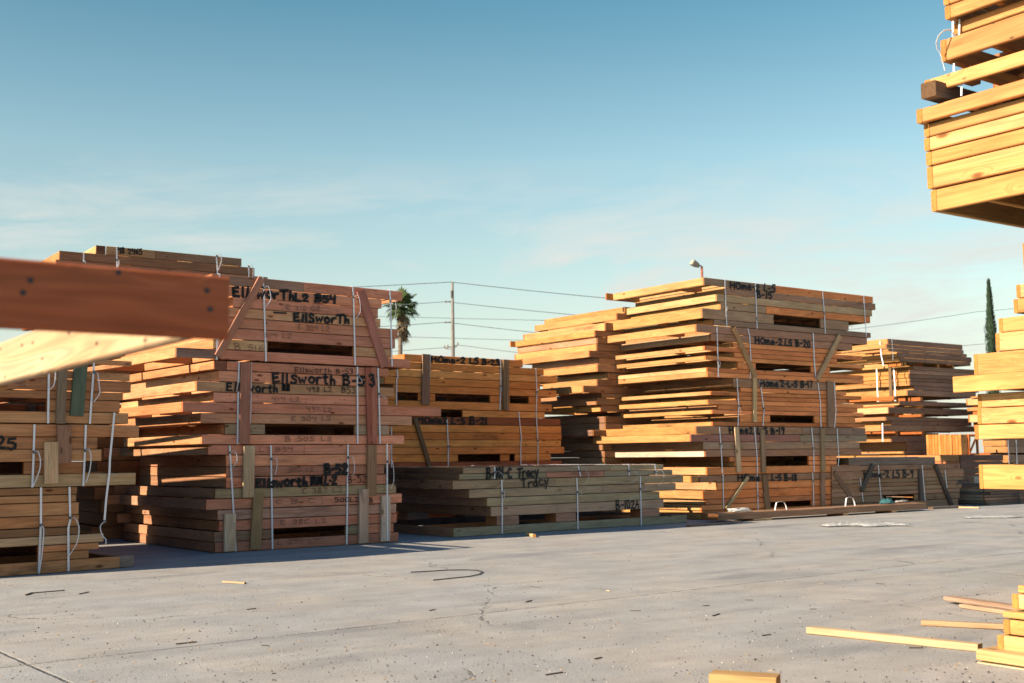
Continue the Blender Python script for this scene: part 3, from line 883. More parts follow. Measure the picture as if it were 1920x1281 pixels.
b.strap([(1004.5, 772.5), (1008, 826.7), (1008.3, 900)], loop=[(1008, 826), (1010.5, 832)], out=.01)
b.strap([(733.6, 800), (733.6, 900)])
b.text('HOme2 L-5', (784, 794), (871, 795.5), 13, 0.0364)
b.text('B-21', (881, 795.5), (914, 796), 13, 0.0364)

# ================================================================== low greenish bundles
T = Stack(851, 1008.3, 50.6)
G_T = 'two greenish grey bundles lying one on the other by the concrete'
b = Bundle(T, 'thin greenish bundle marked B-101-C Tracy lying on top of another', G_T, 960, [875.4, 886.6, 897.9], depth=2.9, fronts=GRN, rails=[(.28, .16, .10), (.24, .14, .09)])
b.row(0, 868.5, 1244.2, GRN[0], splits=(1145,))
b.row(1, 861.7, 1261, (.34, .30, .19), segs=[(861.7, 1024.5), (1025, 1133, PINK), (1133.5, 1261, GRN[2])])
b.strap([(927, 876.5), (927.5, 888), (926.5, 898)], over=True, loop=[(927.5, 886), (930, 884), (935, 892), (936, 899), (932, 910), (928, 916)], out=.1)
b.strap([(1083.5, 873.5), (1086, 884), (1088, 893.5)], over=True, loop=[(1086, 883), (1091, 880), (1095, 892), (1093, 903), (1088, 910)], out=.1)
b.strap([(1178, 872), (1178.5, 884), (1179.5, 892)], over=True, loop=[(1178.5, 884), (1182, 880), (1187, 893), (1184, 900), (1178, 906)], out=.1)
b.strap([(1227.5, 871.5), (1228.5, 884), (1230, 891)], over=True, loop=[(1228, 885), (1232, 880), (1236, 892), (1233, 903), (1229, 911)], out=.1)
b.text('B-101-C', (912, 899), (959, 896), 20, 0.0338)
b.text('TracY', (970, 896), (1009, 893.5), 17, 0.0312)
b = Bundle(T, 'thick greenish bundle marked B-102A resting on pinkish blocks and a ground board', G_T, 960, [898.3, 915, 931.7, 948.4, 967, 984.2, 1002.6], base=0.0, depth=2.9, fronts=GRN, rails=[(.28, .16, .10), (.24, .14, .09), (.32, .19, .12)])
b.hs[-1] = .004
b.row(0, 849.4, 1281.4, (.30, .215, .135), splits=(1040,))
b.row(1, 880.4, 1267.5, GRN[1], splits=(1128,))
b.row(2, 914, 1237, GRN[0])
b.row(3, 920.8, 1244.2, GRN[3])
for x0, x1 in ((932.5, 973.7), (1043.7, 1080.6), (1203.8, 1237.4)):
    a0, a1 = T.a_at(x0, b.mid(4)), T.a_at(x1, b.mid(4))
    o = lumber(b.root, b.L((a0 + a1) / 2, .15, b.mid(4)), (a1 - a0, .28, b.hs[4] - b.hs[5] - .004), jit((.42, .25, .18), .04), name='spacer_block')
    o = lumber(b.root, b.L((a0 + a1) / 2, 2.6, b.mid(4)), (a1 - a0, .28, b.hs[4] - b.hs[5] - .004), jit((.42, .25, .18), .04), name='spacer_block')
b.row(5, 851, 1288.2, GRN[2], joists=1)
b.strap([(940, 899.8), (941, 930), (941, 1001)], loop=[(941.5, 925), (943, 921), (943, 934), (940, 937)], out=.02)
b.strap([(1080.6, 896), (1082, 925), (1083, 993.5)], loop=[(1082, 923), (1086, 921), (1086.5, 928), (1084, 930)], out=.03)
b.strap([(1199.8, 893), (1200.5, 916), (1201.8, 986)], loop=[(1200, 917), (1206, 919), (1208.5, 914)], out=.03)
b.text('TracY', (977, 915), (1028, 909), 16, 0.0247, off=.014)
b.text('B-102A', (1155, 956), (1198, 952), 17, 0.0247)

# ================================================================== pale stack seen left of the tall one, end-on to the sun
F = Stack(1120, 968, 53)
G_F = 'three pale bundles of the stack just left of the tallest one'
FB = [(.30, .165, .085), (.34, .19, .10), (.28, .15, .075)]
def rail_rows(b, rows):
    """rows given as (index, px of the near corner, px of the far end, options)"""
    for i, xn, far, kw in rows:
        b.row(i, xn, b.xr + random.uniform(-12, 12), far=far, **kw)
ysF = [570.5, 583.2, 596.5, 603.2, 619, 631.5, 644.6, 657.8, 670.6, 683, 697]
b = Bundle(F, 'pale sunlit bundle, top of the stack left of the tallest one', G_F, 1120, ysF, depth=2.6, fronts=FB, rails=FIR, nj=5)
b.xr = 1300
rail_rows(b, [(0, 1172, 1023, {}), (1, 1157.4, 1005, {}), (2, 1169, 1036, {}), (3, 1136, 983, {}), (4, 1116.8, 966, {'over': .12}), (5, 1121, 972.5, {'railtint': (.40, .21, .12)}), (6, 1120, 967, {}), (7, 1106, 980.6, {}), (8, 1123, 1000, {'railtint': (.42, .22, .11)}), (9, 1121, 1020, {})])
ysF2 = [698, 710.5, 723.5, 737, 746, 759.5, 772]
b = Bundle(F, 'bundle half in shade, middle of the stack left of the tallest one', G_F, 1120, ysF2, depth=2.6, fronts=FB, rails=FIR)
b.xr = 1300
b.row(0, 1140, 1290)
b.row(1, 1120.7, 1300, far=1020)
b.row(2, 1094.7, 1296, far=1013)
b.row(3, 1128, 1300, railtint=(.34, .17, .08))
b.row(4, 1119, 1300, railtint=(.34, .17, .08))
b.row(5, 1127, 1290, far=1021)
ysF3 = [772.6, 780, 793, 806, 818, 831, 845, 858, 871, 884, 897, 910, 923, 936, 950, 968]
b = Bundle(F, 'shaded bundle, lowest of the stack left of the tallest one', G_F, 1120, ysF3, base=0.0, depth=2.6, fronts=FB, rails=[(.30, .165, .09), (.26, .14, .08)])
for i in range(15):
    b.row(i, [1165, 1136, 1136, 1113, 1160, 1131, 1134, 1134][i] if i < 8 else 1134 + random.uniform(-10, 8), 1290, joists=1)

# ================================================================== the tallest stack, five bundles
H = Stack(1420, 970, 54)
G_H = 'five pale bundles of the tallest stack'
def hb(label, ys, **kw):
    return Bundle(H, label, G_H, 1420, ys, depth=2.75, fronts=HOM, rails=FIR, **kw)
b = hb('bundle marked Home-2 L-5 B-15, topmost of the tallest stack', [531, 545, 558.5, 572.4, 586.6, 605.5, 616.6], nj=7)
b.row(0, 1320.8, 1637.3, (.36, .235, .15), far=1149.3, over=.17, splits=(1455,))
b.row(1, 1361.9, 1641.6, (.40, .22, .145), far=1194)
b.row(2, 1344, 1635.5, (.45, .31, .18), far=1164.8)
b.row(3, 1351.7, 1632, (.42, .27, .165), far=1180, splits=(1437, 1462))
b.row(4, 1317.2, 1591.5, (.40, .24, .15), segs=[(1317.2, 1451), (1539, 1591.5)], far=1141)
b.row(5, 1338.8, 1633, (.37, .24, .16))
b.strap([(1358.6, 525), (1360.5, 575), (1362, 613.5)], over=True, loop=[(1361, 573), (1362.5, 578), (1361, 583)], out=.01)
b.strap([(1416, 531), (1418, 595), (1419, 617)], over=True, loop=[(1418.5, 597), (1421, 603), (1423, 605)], out=.02)
b.strap([(1541.7, 544), (1545, 590), (1546.8, 626)], over=True, loop=[(1545, 588), (1547, 595)], out=.02)
b.strap([(1618.7, 552.5), (1621.5, 600), (1623.6, 631.5)], over=True)
b.text('HOme-2 L-5', (1369, 541), (1453, 548), 13, 0.0338)
b.text('B-15', (1419, 558), (1447, 560.5), 12, 0.0338)
b = hb('bundle marked Home-2 L5 B-20 with V-braces, second from the top of the tallest stack', [616.8, 631, 645, 654.7, 663.5, 672.3, 680.6, 693.7, 702, 711])
b.row(0, 1306, 1626, (.40, .22, .14), far=1130.3, over=.18)
b.row(1, 1333, 1598, (.42, .22, .13), far=1162, railtint=(.40, .24, .13))
b.row(2, 1374.5, 1570, HOM[1])
b.row(3, 1321.2, 1617, HOM[0], far=1146.6)
b.row(4, 1377, 1570, HOM[2])
b.row(5, 1323.3, 1618.7, HOM[1], far=1148)
b.row(6, 1383.7, 1556, HOM[3], segs=[(1383.7, 1417), (1521, 1556)])
b.row(7, 1326.7, 1619.5, HOM[0], far=1153, over=.16)
b.row(8, 1326.7, 1619.5, HOM[1], far=1153, over=.16)
b.batten((1374, 615.2), (1415, 708), 8.5, (.50, .30, .14), 'brace')
b.batten((1573, 630), (1530.5, 712), 8.5, (.52, .34, .18), 'brace')
b.strap([(1343.7, 611.5), (1345, 660), (1346.6, 708)], loop=[(1345.5, 676), (1348, 679), (1347, 690)], out=.02)
b.strap([(1401.4, 616), (1405, 630), (1407.4, 680), (1405.6, 710.6)], loop=[(1408, 686), (1410, 692), (1408, 697)], out=.02)
b.strap([(1524, 624.5), (1526, 675), (1529.3, 713)], wid=.03)
b.text('HOme-2', (1416, 644), (1466, 648), 12, 0.0364)
b.text('L5 B-20', (1471, 648), (1519, 651.5), 12, 0.0364)
b = hb('bundle marked Home 2-L-5 B-17, third from the top of the tallest stack', [711.2, 727.5, 736, 743.7, 751.8, 760.5, 770, 778, 791.8, 799.7])
b.row(0, 1375, 1567, (.44, .26, .15), far=1190, railtint=(.40, .22, .11))
b.row(1, 1389, 1587, HOM[1])
b.row(2, 1333.4, 1615.8, HOM[0], far=1154.7)
b.row(3, 1382, 1587, HOM[3])
b.row(4, 1327.7, 1619, HOM[1], far=1156)
b.row(5, 1347, 1608, HOM[0], railtint=(.36, .19, .09))
b.row(6, 1335.5, 1619, HOM[1], far=1156.7)
b.row(7, 1388, 1604, HOM[3], segs=[(1388, 1444.3), (1527.5, 1604)])
b.row(8, 1336.8, 1622, HOM[2], far=1143.2)
b.batten((1413.5, 708.5), (1413.5, 791.5), 6, (.62, .44, .24))
b.batten((1555.5, 715.5), (1556.5, 801.5), 12, (.33, .20, .125))
b.strap([(1381, 709), (1384.5, 762), (1383, 799)], loop=[(1385, 762), (1387, 770), (1386, 774)], out=.02)
b.strap([(1424.3, 712), (1431.8, 770), (1430, 799)], loop=[(1431.5, 766), (1432.5, 774), (1434, 777)], out=.02)
b.strap([(1533, 717), (1537.5, 755), (1538.7, 801)])
b.strap([(1561, 717.5), (1564, 770), (1561.4, 802)], off=.048)
b.text('Home', (1426, 725), (1459, 726), 12, 0.0338)
b.text('2-L-5 B-17', (1464, 726), (1523, 727), 12, 0.0338)
b = hb('bundle marked Home 2 L-5 B-19, fourth from the top of the tallest stack', [800, 814.6, 828.6, 842.7, 856, 865.5, 874.3, 889])
b.row(0, 1305.7, 1623, (.42, .25, .14), segs=[(1305.7, 1504), (1504.5, 1623, (.32, .225, .15))], far=1125, over=.15)
b.row(1, 1296.2, 1625.4, (.40, .20, .15), segs=[(1296.2, 1500), (1500.5, 1625.4, (.34, .24, .16))], far=1114)
b.row(2, 1318.5, 1612, (.36, .235, .15), far=1138, railtint=(.42, .21, .09))
b.row(3, 1322.7, 1615.5, (.42, .22, .13), far=1140, railtint=(.60, .48, .36))
b.row(4, 1368, 1569, HOM[1], segs=[(1368, 1434), (1516.5, 1569)], far=1250)
b.row(5, 1377, 1569, HOM[1], segs=[(1377, 1434), (1516.5, 1569)])
b.row(6, 1326, 1612, HOM[1], far=1205)
b.batten((1379, 800.5), (1384, 885.5), 8, (.60, .42, .24))
b.batten((1428, 806), (1430, 886), 7.5, (.32, .21, .12))
b.batten((1540.5, 804), (1542, 884), 7, (.36, .26, .15))
b.strap([(1348.4, 800.5), (1352, 850), (1354, 887)], loop=[(1350, 833), (1352.5, 839), (1355, 841)], out=.02)
b.strap([(1414, 800.5), (1418.7, 856), (1419.4, 887)])
b.strap([(1521, 802), (1525, 846), (1525.7, 884)], loop=[(1524.5, 840), (1527, 849)], out=.02)
b.strap([(1568.8, 803.4), (1572, 860), (1570, 883.5)])
b.text('HOme', (1368, 813), (1402, 813.2), 12, 0.0364)
b.text('2 L-5 B-19', (1405, 813.4), (1470, 814), 12, 0.0364)
b = hb('bundle marked Home 2 L-5 B-18, lowest of the tallest stack, behind the long brown beam', [889.2, 902.4, 917, 932.6, 943, 953, 970.5], base=0.0)
b.hs[-1] = .004
b.row(0, 1300, 1621, (.42, .235, .13), far=1215, segs=[(1296.7, 1310, FIR[0], 0), (1312, 1621)])
b.row(1, 1345, 1597, HOM[1], far=1240, railtint=(.44, .24, .11))
b.row(2, 1318.5, 1612, HOM[0], far=1190)
b.row(3, 1323.7, 1612, HOM[2], far=1195)
b.row(4, 1315, 1612, HOM[1], segs=[(1315, 1441), (1522, 1563), (1581, 1612)])
b.row(5, 1318, 1612, HOM[2])
b.batten((1401, 894.5), (1359.5, 954.5), 6.5, (.50, .34, .18), 'brace')
b.batten((1432, 890), (1438, 957), 9, (.27, .165, .09))
b.batten((1541, 886), (1541.5, 950), 7, (.32, .20, .13))
b.batten((1562, 886), (1601, 944), 9, (.25, .16, .10), 'brace')
b.strap([(1355, 889), (1356, 955)])
b.strap([(1419, 889), (1420, 930), (1421, 955)], loop=[(1420.5, 930), (1424, 922), (1428, 926), (1430.5, 935)], out=.05)
b.strap([(1522.8, 886), (1524, 905), (1525, 949)], loop=[(1524, 902), (1527, 907), (1529, 911)], out=.02)
b.strap([(1591.4, 885.5), (1595, 912), (1599.4, 943)])
b.text('HOme 2', (1384, 901.5), (1440, 901.5), 12, 0.0364)
b.text('L-5 B-18', (1446, 901.3), (1494, 901), 12, 0.0364)

# ================================================================== long beam in front of the tallest stack
JB = Stack(1348, 981, 53.3)
hj = JB.hit(1348, 963.5)[1]
ln = JB.a_at(1738.5, .08)
bo = empty('timber_beam', JB.pt(0, 0, 0), JB.rot)
tag(bo, 'long dark brown timber beam lying on the concrete in front of the tallest stack', 'timber beam')
mesh = lumber(bo, (ln / 2, .21, .045 + (hj - .045) / 2), (ln, .40, hj - .045), (.33, .19, .115, 1), name='beam', free=True)
for k, wd in ((1.15, .5), (3.55, .14), (5.1, .16)):
    lumber(bo, (k, .20, .0225), (wd, .42, .043), jit((.52, .36, .2)), name='spacer_block', free=True)
# ================================================================== low bundle under the grey timber
I = Stack(1790, 949.5, 53.5)
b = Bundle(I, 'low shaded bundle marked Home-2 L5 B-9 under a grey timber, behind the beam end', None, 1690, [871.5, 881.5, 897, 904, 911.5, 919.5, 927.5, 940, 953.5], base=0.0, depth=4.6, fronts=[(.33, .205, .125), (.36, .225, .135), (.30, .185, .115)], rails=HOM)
b.hs[-1] = .004
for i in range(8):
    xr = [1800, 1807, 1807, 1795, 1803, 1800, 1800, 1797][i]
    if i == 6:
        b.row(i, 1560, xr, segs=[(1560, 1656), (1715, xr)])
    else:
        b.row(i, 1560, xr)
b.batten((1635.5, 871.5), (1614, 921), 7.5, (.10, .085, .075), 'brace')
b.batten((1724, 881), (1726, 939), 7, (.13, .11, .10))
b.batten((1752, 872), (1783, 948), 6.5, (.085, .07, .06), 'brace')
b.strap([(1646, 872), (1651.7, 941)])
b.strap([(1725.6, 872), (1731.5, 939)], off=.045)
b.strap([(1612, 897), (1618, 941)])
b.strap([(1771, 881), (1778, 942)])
b.text('HOme-2 L5 B-9', (1620, 896), (1712, 895), 13, 0.0364)
ht = b.hs[0]
a0, a1 = I.a_at(1592, ht + .07), I.a_at(1753.7, ht + .07)
go = empty('timber_platform', I.pt((a0 + a1) / 2, 0, ht + .002), I.rot)
tag(go, 'grey weathered timber platform on top of the low shaded bundle', 'timber frame')
lumber(go, (0, .05, .078), (a1 - a0, .09, .15), (.21, .165, .14, 1), name='edge_timber', free=True)
for k in range(26):
    lumber(go, (0, .19 + k * .172, .078), (a1 - a0 - .1 * (k % 2), .165, .148), jit((.20, .195, .19), .1), name='timber', free=True)

# slatted crate of short boards standing on it
cr_p = I.pt(I.a_at(1808, ht + .2, 2.72), 2.72, ht + .156)
co = empty('board_crate', cr_p, I.rot)
tag(co, 'short pale sunlit boards standing upright on the grey timber platform', 'board bundle')
for k in range(12):
    hh = random.uniform(.56, .60)
    lumber(co, (random.uniform(-.012, .012), .03 + k * .088, hh / 2), (.30, random.uniform(.070, .086), hh), jit(PALE[k % 4]), name='upright_board', free=True)
for k, x in enumerate((.20, .60)):
    lumber(co, (x, -.02, .29), (.055, .05, .58), jit(HOM[0]), name='post', free=True)
lumber(co, (.40, -.02, .545), (.34, .045, .06), jit(HOM[0]), name='cross_piece', free=True)
lumber(co, (.40, -.02, .04), (.34, .045, .06), jit(HOM[0]), name='cross_piece', free=True)
lumber(co, (.40, -.02, .29), (.50, .04, .05), jit(HOM[0]), name='diagonal_piece', rot=(0, R(-50), 0), free=True)
a0, a1 = I.a_at(1750, ht, 3.2), I.a_at(1850, ht, 3.2)
lumber(go, (a1 - (a0 + a1) / 2 * 0 - .9, 3.9, .078), (1.7, 1.6, .145), (.20, .18, .165, 1), name='timber', free=True)

# ================================================================== far right stack in front of the sky
Hs = Stack(1668, 933.6, 54)
G_R = 'three bundles of the stack beyond the tallest one'
DK = [(.30, .185, .125), (.27, .165, .11), (.33, .205, .135)]
top = Hs.hit(1665.5, 635)[1]
def rows_from(S, x, ys):
    return [S.hit(x, y)[1] for y in ys]
b = Bundle(Hs, 'bundle of thin boards, topmost of the far stack beyond the tallest one', G_R, 1666, [635, 645.5, 653, 659, 669, 676.5, 684.5], depth=3.0, fronts=DK, rails=FIR)
for i, (xl, xr) in enumerate([(1665.5, 1805), (1662.7, 1807), (1666, 1813), (1684, 1822), (1687, 1820)]):
    b.row(i, xl, xr, depth=[1.3, 2.2, 3.3, 3.2, 3.0][i])
for x in (1694, 1700, 1762, 1790):
    a = Hs.a_at(x, b.mid(5))
    lumber(b.root, b.L(a, .25, b.mid(5)), (.10, .4, b.hs[5] - b.hs[6] - .004), jit(FIR[0]), name='spacer_block')
b.strap([(1672, 636), (1674, 676)])
def lstrap(b, pts, a, wid=.03):
    P = []
    for x, y in pts:
        bb, h = b.S.hit_left(x, y, a)
        P.append(Vector(b.L(a - .012, bb - b.b0, h)))
    mesh_obj('strap', sweep_bm(P, (0, 1, 0), wid, .002), STRAP, b.root)
aL = Hs.a_at(1664, top - .1)
lstrap(b, [(1650, 640), (1653, 668), (1657, 686)], aL)
b = Bundle(Hs, 'sunlit bundle marked 6 2 L-3 B-3 on its side, middle of the far stack', G_R, 1700, [685.5, 693.3, 701, 708.5, 715, 723, 731, 742], depth=3.4, fronts=DK, rails=FIR)
aa = []
for i, (xl, xr) in enumerate([(1713, 1830), (1706, 1835), (1705, 1832), (1706.5, 1830), (1706.5, 1832), (1714, 1835), (1702, 1830)]):
    aa.append(b.row(i, xl, xr)[0])
aL = min(aa)
lstrap(b, [(1644, 692), (1645.5, 730), (1647, 756)], aL, .04)
lstrap(b, [(1676, 690), (1678, 720), (1679, 754)], aL, .04)
o = lumber(b.root, b.L(aL - .02, b.S.hit_left(1671, 720, aL)[0], (b.hs[0] + b.hs[-1]) / 2), (.05, .09, 1.0), (.20, .17, .14, 1), name='batten')
b.text_left('6 2 L-3 B-3', (1580, 733), (1631, 729), 10, aa[5], .034, off=.045)
b = Bundle(Hs, 'bundle of spaced boards, lowest of the far stack behind the grey timber', G_R, 1690, [751.5, 760, 764, 776, 782, 789.5, 797.5, 809, 818, 829, 846, 851, 870, 890, 910, 944], base=0.0, depth=3.2, fronts=DK, rails=FIR)
for i, (xl, xr) in {0: (1687.4, 1830), 2: (1667, 1826), 4: (1662, 1830), 5: (1671.5, 1822), 6: (1653, 1830), 8: (1672, 1820), 9: (1700, 1815), 10: (1695, 1815), 11: (1700, 1815), 12: (1700, 1815), 13: (1700, 1815), 14: (1700, 1815)}.items():
    b.row(i, xl, xr, joists=1, railtint=(.34, .17, .08) if i in (4, 9) else None)
for i in (1, 3, 7):
    for k in (.5, 1.7):
        lumber(b.root, b.L(k, .8, b.mid(i)), (.12, 1.5, b.hs[i] - b.hs[i + 1] - .003), jit(BRN[0]), name='spacer_block')
for hm, hh in [(b.mid(i), b.hs[i] - b.hs[i + 1]) for i in (1, 3, 7, 9)] + [(Hs.hit(1690, 746.7)[1], .13)]:  # unseen boards added mid-depth to block bright sky in the gaps
    lumber(b.root, b.L(2.4, 1.75, hm), (5.0, .04, hh + .01), jit(BRN[0])).location.y += random.uniform(-.01, .01)
for k in (.5, 1.7):
    lumber(b.root, b.L(k, .8, Hs.hit(1690, 746.7)[1]), (.12, 1.5, .10), jit(BRN[0]), name='spacer_block')
lstrap(b, [(1655, 794), (1655.5, 828)], Hs.a_at(1653, b.mid(6)) - .02, .035)

# ================================================================== pale stack at the right edge
K = Stack(1839, 1089, 58, dist=11.0)
G_K = 'pale boards stacked at the right edge of the yard'
def krows(S, label, spec, group, cat='lumber bundle', mats=None, run=1.7, width=2.0, xcol=None, fit=True):
    """side-lit layers seen from their left: spec = (far-end px, y top, y bottom, has end board, recess)"""
    hs = []
    bb = Bundle(S, label, group, hs=[1, 0], depth=run, cat=cat)
    z = []
    for px, y0, y1, endb, rec in spec:
        a = -.0 + rec
        # far end on the left plane
        h0 = S.hit_left(px, y0, a)
        h1 = S.hit_left(px, y1, a)
        z.append((h0[0], h0[1], h1[1], a, endb))
    hmin = min(q[2] for q in z)
    bb.h0 = hmin
    bb.root.location.z = hmin
    for bf, ht, hb_, a, endb in z:
        hm, hh = (ht + hb_) / 2, ht - hb_ - .005
        c = random.choice(mats or PALE)
        t = .038
        near = -run
        fb = bf
        if endb:
            # the end board closes the far end, its cut end shows on this side
            lumber(bb.root, (a + width / 2, fb - t / 2, hm - hmin), (width, t, hh), jit((.58, .34, .135)))
            fb = fb - t - .003
        lumber(bb.root, (a + t / 2, (fb + near) / 2, hm - hmin), (fb - near, t, hh), jit(c), 'y')
        lumber(bb.root, (a + width - t / 2, (fb + near) / 2, hm - hmin), (fb - near, t, hh), jit(c), 'y')
        for k in range(3):
            yy = near + (fb - near) * (k + .25) / 3
            lumber(bb.root, (a + width / 2, yy, hm - hmin), (width - 2 * t - .004, t, hh - .004), jit(c))
    return bb
b = krows(K, 'pale sunlit bundle, upper part of the stack at the right edge', [(1917, 456, 533, True, .10), (1905, 534, 560, True, .05), (1900, 561, 588.5, True, .04), (1872, 597, 624.5, True, -.02), (1866, 625, 660, True, -.02), (1825, 664, 704.6, True, -.10)], G_K)
b = krows(K, 'pale sunlit bundle with a long protruding board, middle of the stack at the right edge', [(1786, 706, 737, False, -.17), (1832.7, 738.5, 765, True, .0), (1832, 766, 796, True, .0), (1827, 797, 824.5, True, -.03)], G_K)
b = krows(K, 'wide pale boards, lowest visible layer of the stack at the right edge', [(1835, 871, 917, True, -.03)], G_K)
for hh0, hh1 in ((824.8, 870.7),):
    for bk, ak in ((-.75, .3), (-.75, 1.6), (-1.4, .3)):
        p0, p1 = K.hit_left(1850, hh0, 0)[1], K.hit_left(1850, hh1, 0)[1]
        lumber(b.root, (ak, bk, (p0 + p1) / 2 - b.h0), (.09, .2, p0 - p1 - .004), jit(HOM[1]), name='spacer_block')
hk = b.h0
sup = Bundle(K, 'pale bundle carrying the stack at the right edge', G_K, hs=[hk - .003 - (hk - .003) / 7 * k for k in range(8)], depth=1.2, b0=-1.9)
for i in range(7):
    sup.row(i, 0, 0, a=(.12 + random.uniform(-.05, .05), 2.0))

# ================================================================== near stack at the top right
Lk = Stack(1745, 1208, 54.8, dist=7.33)
G_L = 'near pale bundles rising out of the picture at the right'
spec = [(1766, -74, -46, True, .03), (1767, -45, -3, True, .03), (1769, -2, 11.8, True, .02), (1771, 12.5, 38.5, True, .02), (1787, 44, 67, True, .11), (1763, 76, 118, True, -.03), (1732.6, 151, 177.5, True, -.03), (1718, 205.5, 233.4, True, -.07), (1732, 234, 259, True, -.01), (1732.5, 259.6, 285, True, -.01), (1735.6, 286, 312.8, True, .0), (1737.7, 313.6, 355.8, True, .01), (1745, 357, 398.5, True, .02)]
b = krows(Lk, 'large pale sunlit bundle overhanging at the top right, near the camera', spec, G_L, run=1.5, width=2.2)
for hh0, hh1 in ((119, 150), (39, 43.5), (68, 75)):
    p0, p1 = Lk.hit_left(1760, hh0, 0)[1], Lk.hit_left(1760, hh1, 0)[1]
    for bk, ak in ((-.30, .25), (-.85, .2), (-.32, 1.5), (-.85, 1.5)):
        lumber(b.root, (ak, bk, (p0 + p1) / 2 - b.h0), (.10, .07, p0 - p1 - .003), jit((.50, .26, .17)), name='spacer_block')
for hh0, hh1 in ((119, 150), (39, 43.5), (68, 75), (178, 205)):  # dark inner boards added to shut out sky and darken the gaps
    p0, p1 = Lk.hit_left(1760, hh0, 0)[1], Lk.hit_left(1760, hh1, 0)[1]
    lumber(b.root, (.62, -.87, (p0 + p1) / 2 - b.h0), (1.25, .04, p0 - p1 - .002), jit(BRN[0]), 'y')
    lumber(b.root, (1.2, -.22, (p0 + p1) / 2 - b.h0), (1.1, .04, p0 - p1 - .002), jit(BRN[0]))
def near_strap(b, pts, a, wid=.014, extra=None):
    P = []
    for x, y in pts:
        bb, h = b.S.hit_left(x, y, a)
        P.append(Vector((a - .0, bb, h - b.h0)))
    bm = sweep_bm(P, (.2, 1, 0), wid, .0016)
    if extra:
        Q = []
        for x, y, da in extra:
            bb, h = b.S.hit_left(x, y, a + da)
            Q.append(Vector((a + da, bb, h - b.h0)))
        join_bm(bm, sweep_bm(Q, (1, .3, 0), wid, .0016))
    return mesh_obj('strap', bm, STRAP, b.root)
near_strap(b, [(1786.5, 40), (1786.5, 72)], -.012, extra=[(1784.5, 59, -.01), (1779, 55.5, -.05), (1769, 58, -.09), (1760, 67, -.11), (1755.3, 80, -.11), (1757, 92, -.09), (1763, 100, -.07), (1768.5, 118, -.06), (1772, 133, -.06)])
near_strap(b, [(1799, 36), (1798, 68)], .09)
near_strap(b, [(1788.5, 119), (1788.5, 137)], .0)
near_strap(b, [(1803, 160), (1802.5, 180)], .0)
# old post used as spacer between the layers
p0, p1 = Lk.hit_left(1719, 175, 0)[1], Lk.hit_left(1719, 203.5, 0)[1]
bb = Lk.hit_left(1727, 190, -.14)[0]
sp = empty('spacer_timber', Lk.pt(-.14, bb - .055, (p0 + p1) / 2), Lk.rot)
tag(sp, 'dark weathered square timber poking out of the near bundle at the top right', 'spacer timber')
lumber(sp, (.75, 0, 0), (1.5, .105, p0 - p1), (.15, .115, .09, 1), name='timber', free=True)
hl = b.h0
b = Bundle(Lk, 'pale bundle carrying the near overhanging bundle, just outside the right edge', G_L, hs=[hl - .004 - (hl - .47) / 14 * k for k in range(15)], depth=1.2, b0=-2.2)
for i in range(14):
    b.row(i, 0, 0, a=(.02 + random.uniform(-.05, .05), 2.1), joists=1)
spec = [(1908.7, 1097, 1112.5, False, .05), (1897, 1113, 1142, True, .02), (1881, 1160.5, 1189, True, -.02), (1869.5, 1190, 1222, True, -.06)]
b = krows(Lk, 'pale bundle low at the right edge with a flat board between its layers', spec, G_L, run=1.9, width=2.0)
def flat(b, px, y0, y1, rec, tint, run=1.9, w=.3, th=None):
    bf, h0 = b.S.hit_left(px, y0, rec)
    _, h1 = b.S.hit_left(px, y1, rec)
    lumber(b.root, (rec + w / 2, (bf - run) / 2, (h0 + h1) / 2 - b.h0), (bf + run, w, h0 - h1 - .003), tint, 'y', name='flat_board')
flat(b, 1880, 1146, 1158, -.02, jit((.60, .36, .14)))
b2 = Bundle(Lk, 'two flat pale boards at the bottom of the low stack at the right edge', None, hs=[1, 0], depth=1, cat='boards', name='ground_boards')
b2.h0 = 0
b2.root.location.z = 0
flat(b2, 1830, 1217, 1238, -.17, jit((.60, .38, .17)))
flat(b2, 1831, 1241, 1262, -.18, jit((.68, .50, .28)))

# ================================================================== blurred frame close to the camera at the left
M = Stack(412, 1862, 54.5, dist=2.6)
hT, hB = M.hit(412, 517)[1], M.hit(412, 635)[1]
fr = empty('panel_frame', M.pt(0, 0, hB), M.rot)
tag(fr, 'blurred lumber frame close to the camera, brown beam over a bright sunlit side', 'lumber frame')
hm = (hT - hB)
ar = M.a_at(347, hB + .01)
o = lumber(fr, (-1.25, .019, hm / 2), (2.5, .038, hm), (.36, .105, .045, 1), free=True)
o = lumber(fr, (ar + .019, .040 + 1.05, hm / 2), (2.1, .038, hm), (.50, .345, .205, 1), 'y')
o = lumber(fr, (-1.25, .040 + 2.1 + .02, hm / 2), (2.5, .038, hm), jit(FIR[0]), free=True)
o = lumber(fr, (-2.45, .040 + 1.05, hm / 2), (2.1, .038, hm), jit(FIR[0]), 'y')
for x, y in ((57, 526), (43, 549), (388, 545), (394, 580), (222, 511)):
    a, h = M.hit(x, y)
    o = mesh_obj('nail_head', tube_bm([(0, .002, 0), (0, -.0012, 0)], .0062, 10), DARKS, fr)
    o.location = (a, 0, h - hB)
sup = Bundle(M, 'bundle carrying the blurred frame beyond the left edge', None, hs=[hB - .003 - (hB - .003) / 10 * k for k in range(11)], depth=1.4, b0=.15)
for i in range(10):
    sup.row(i, 0, 0, a=(-2.5, -1.0 + random.uniform(-.05, .05)), joists=1)

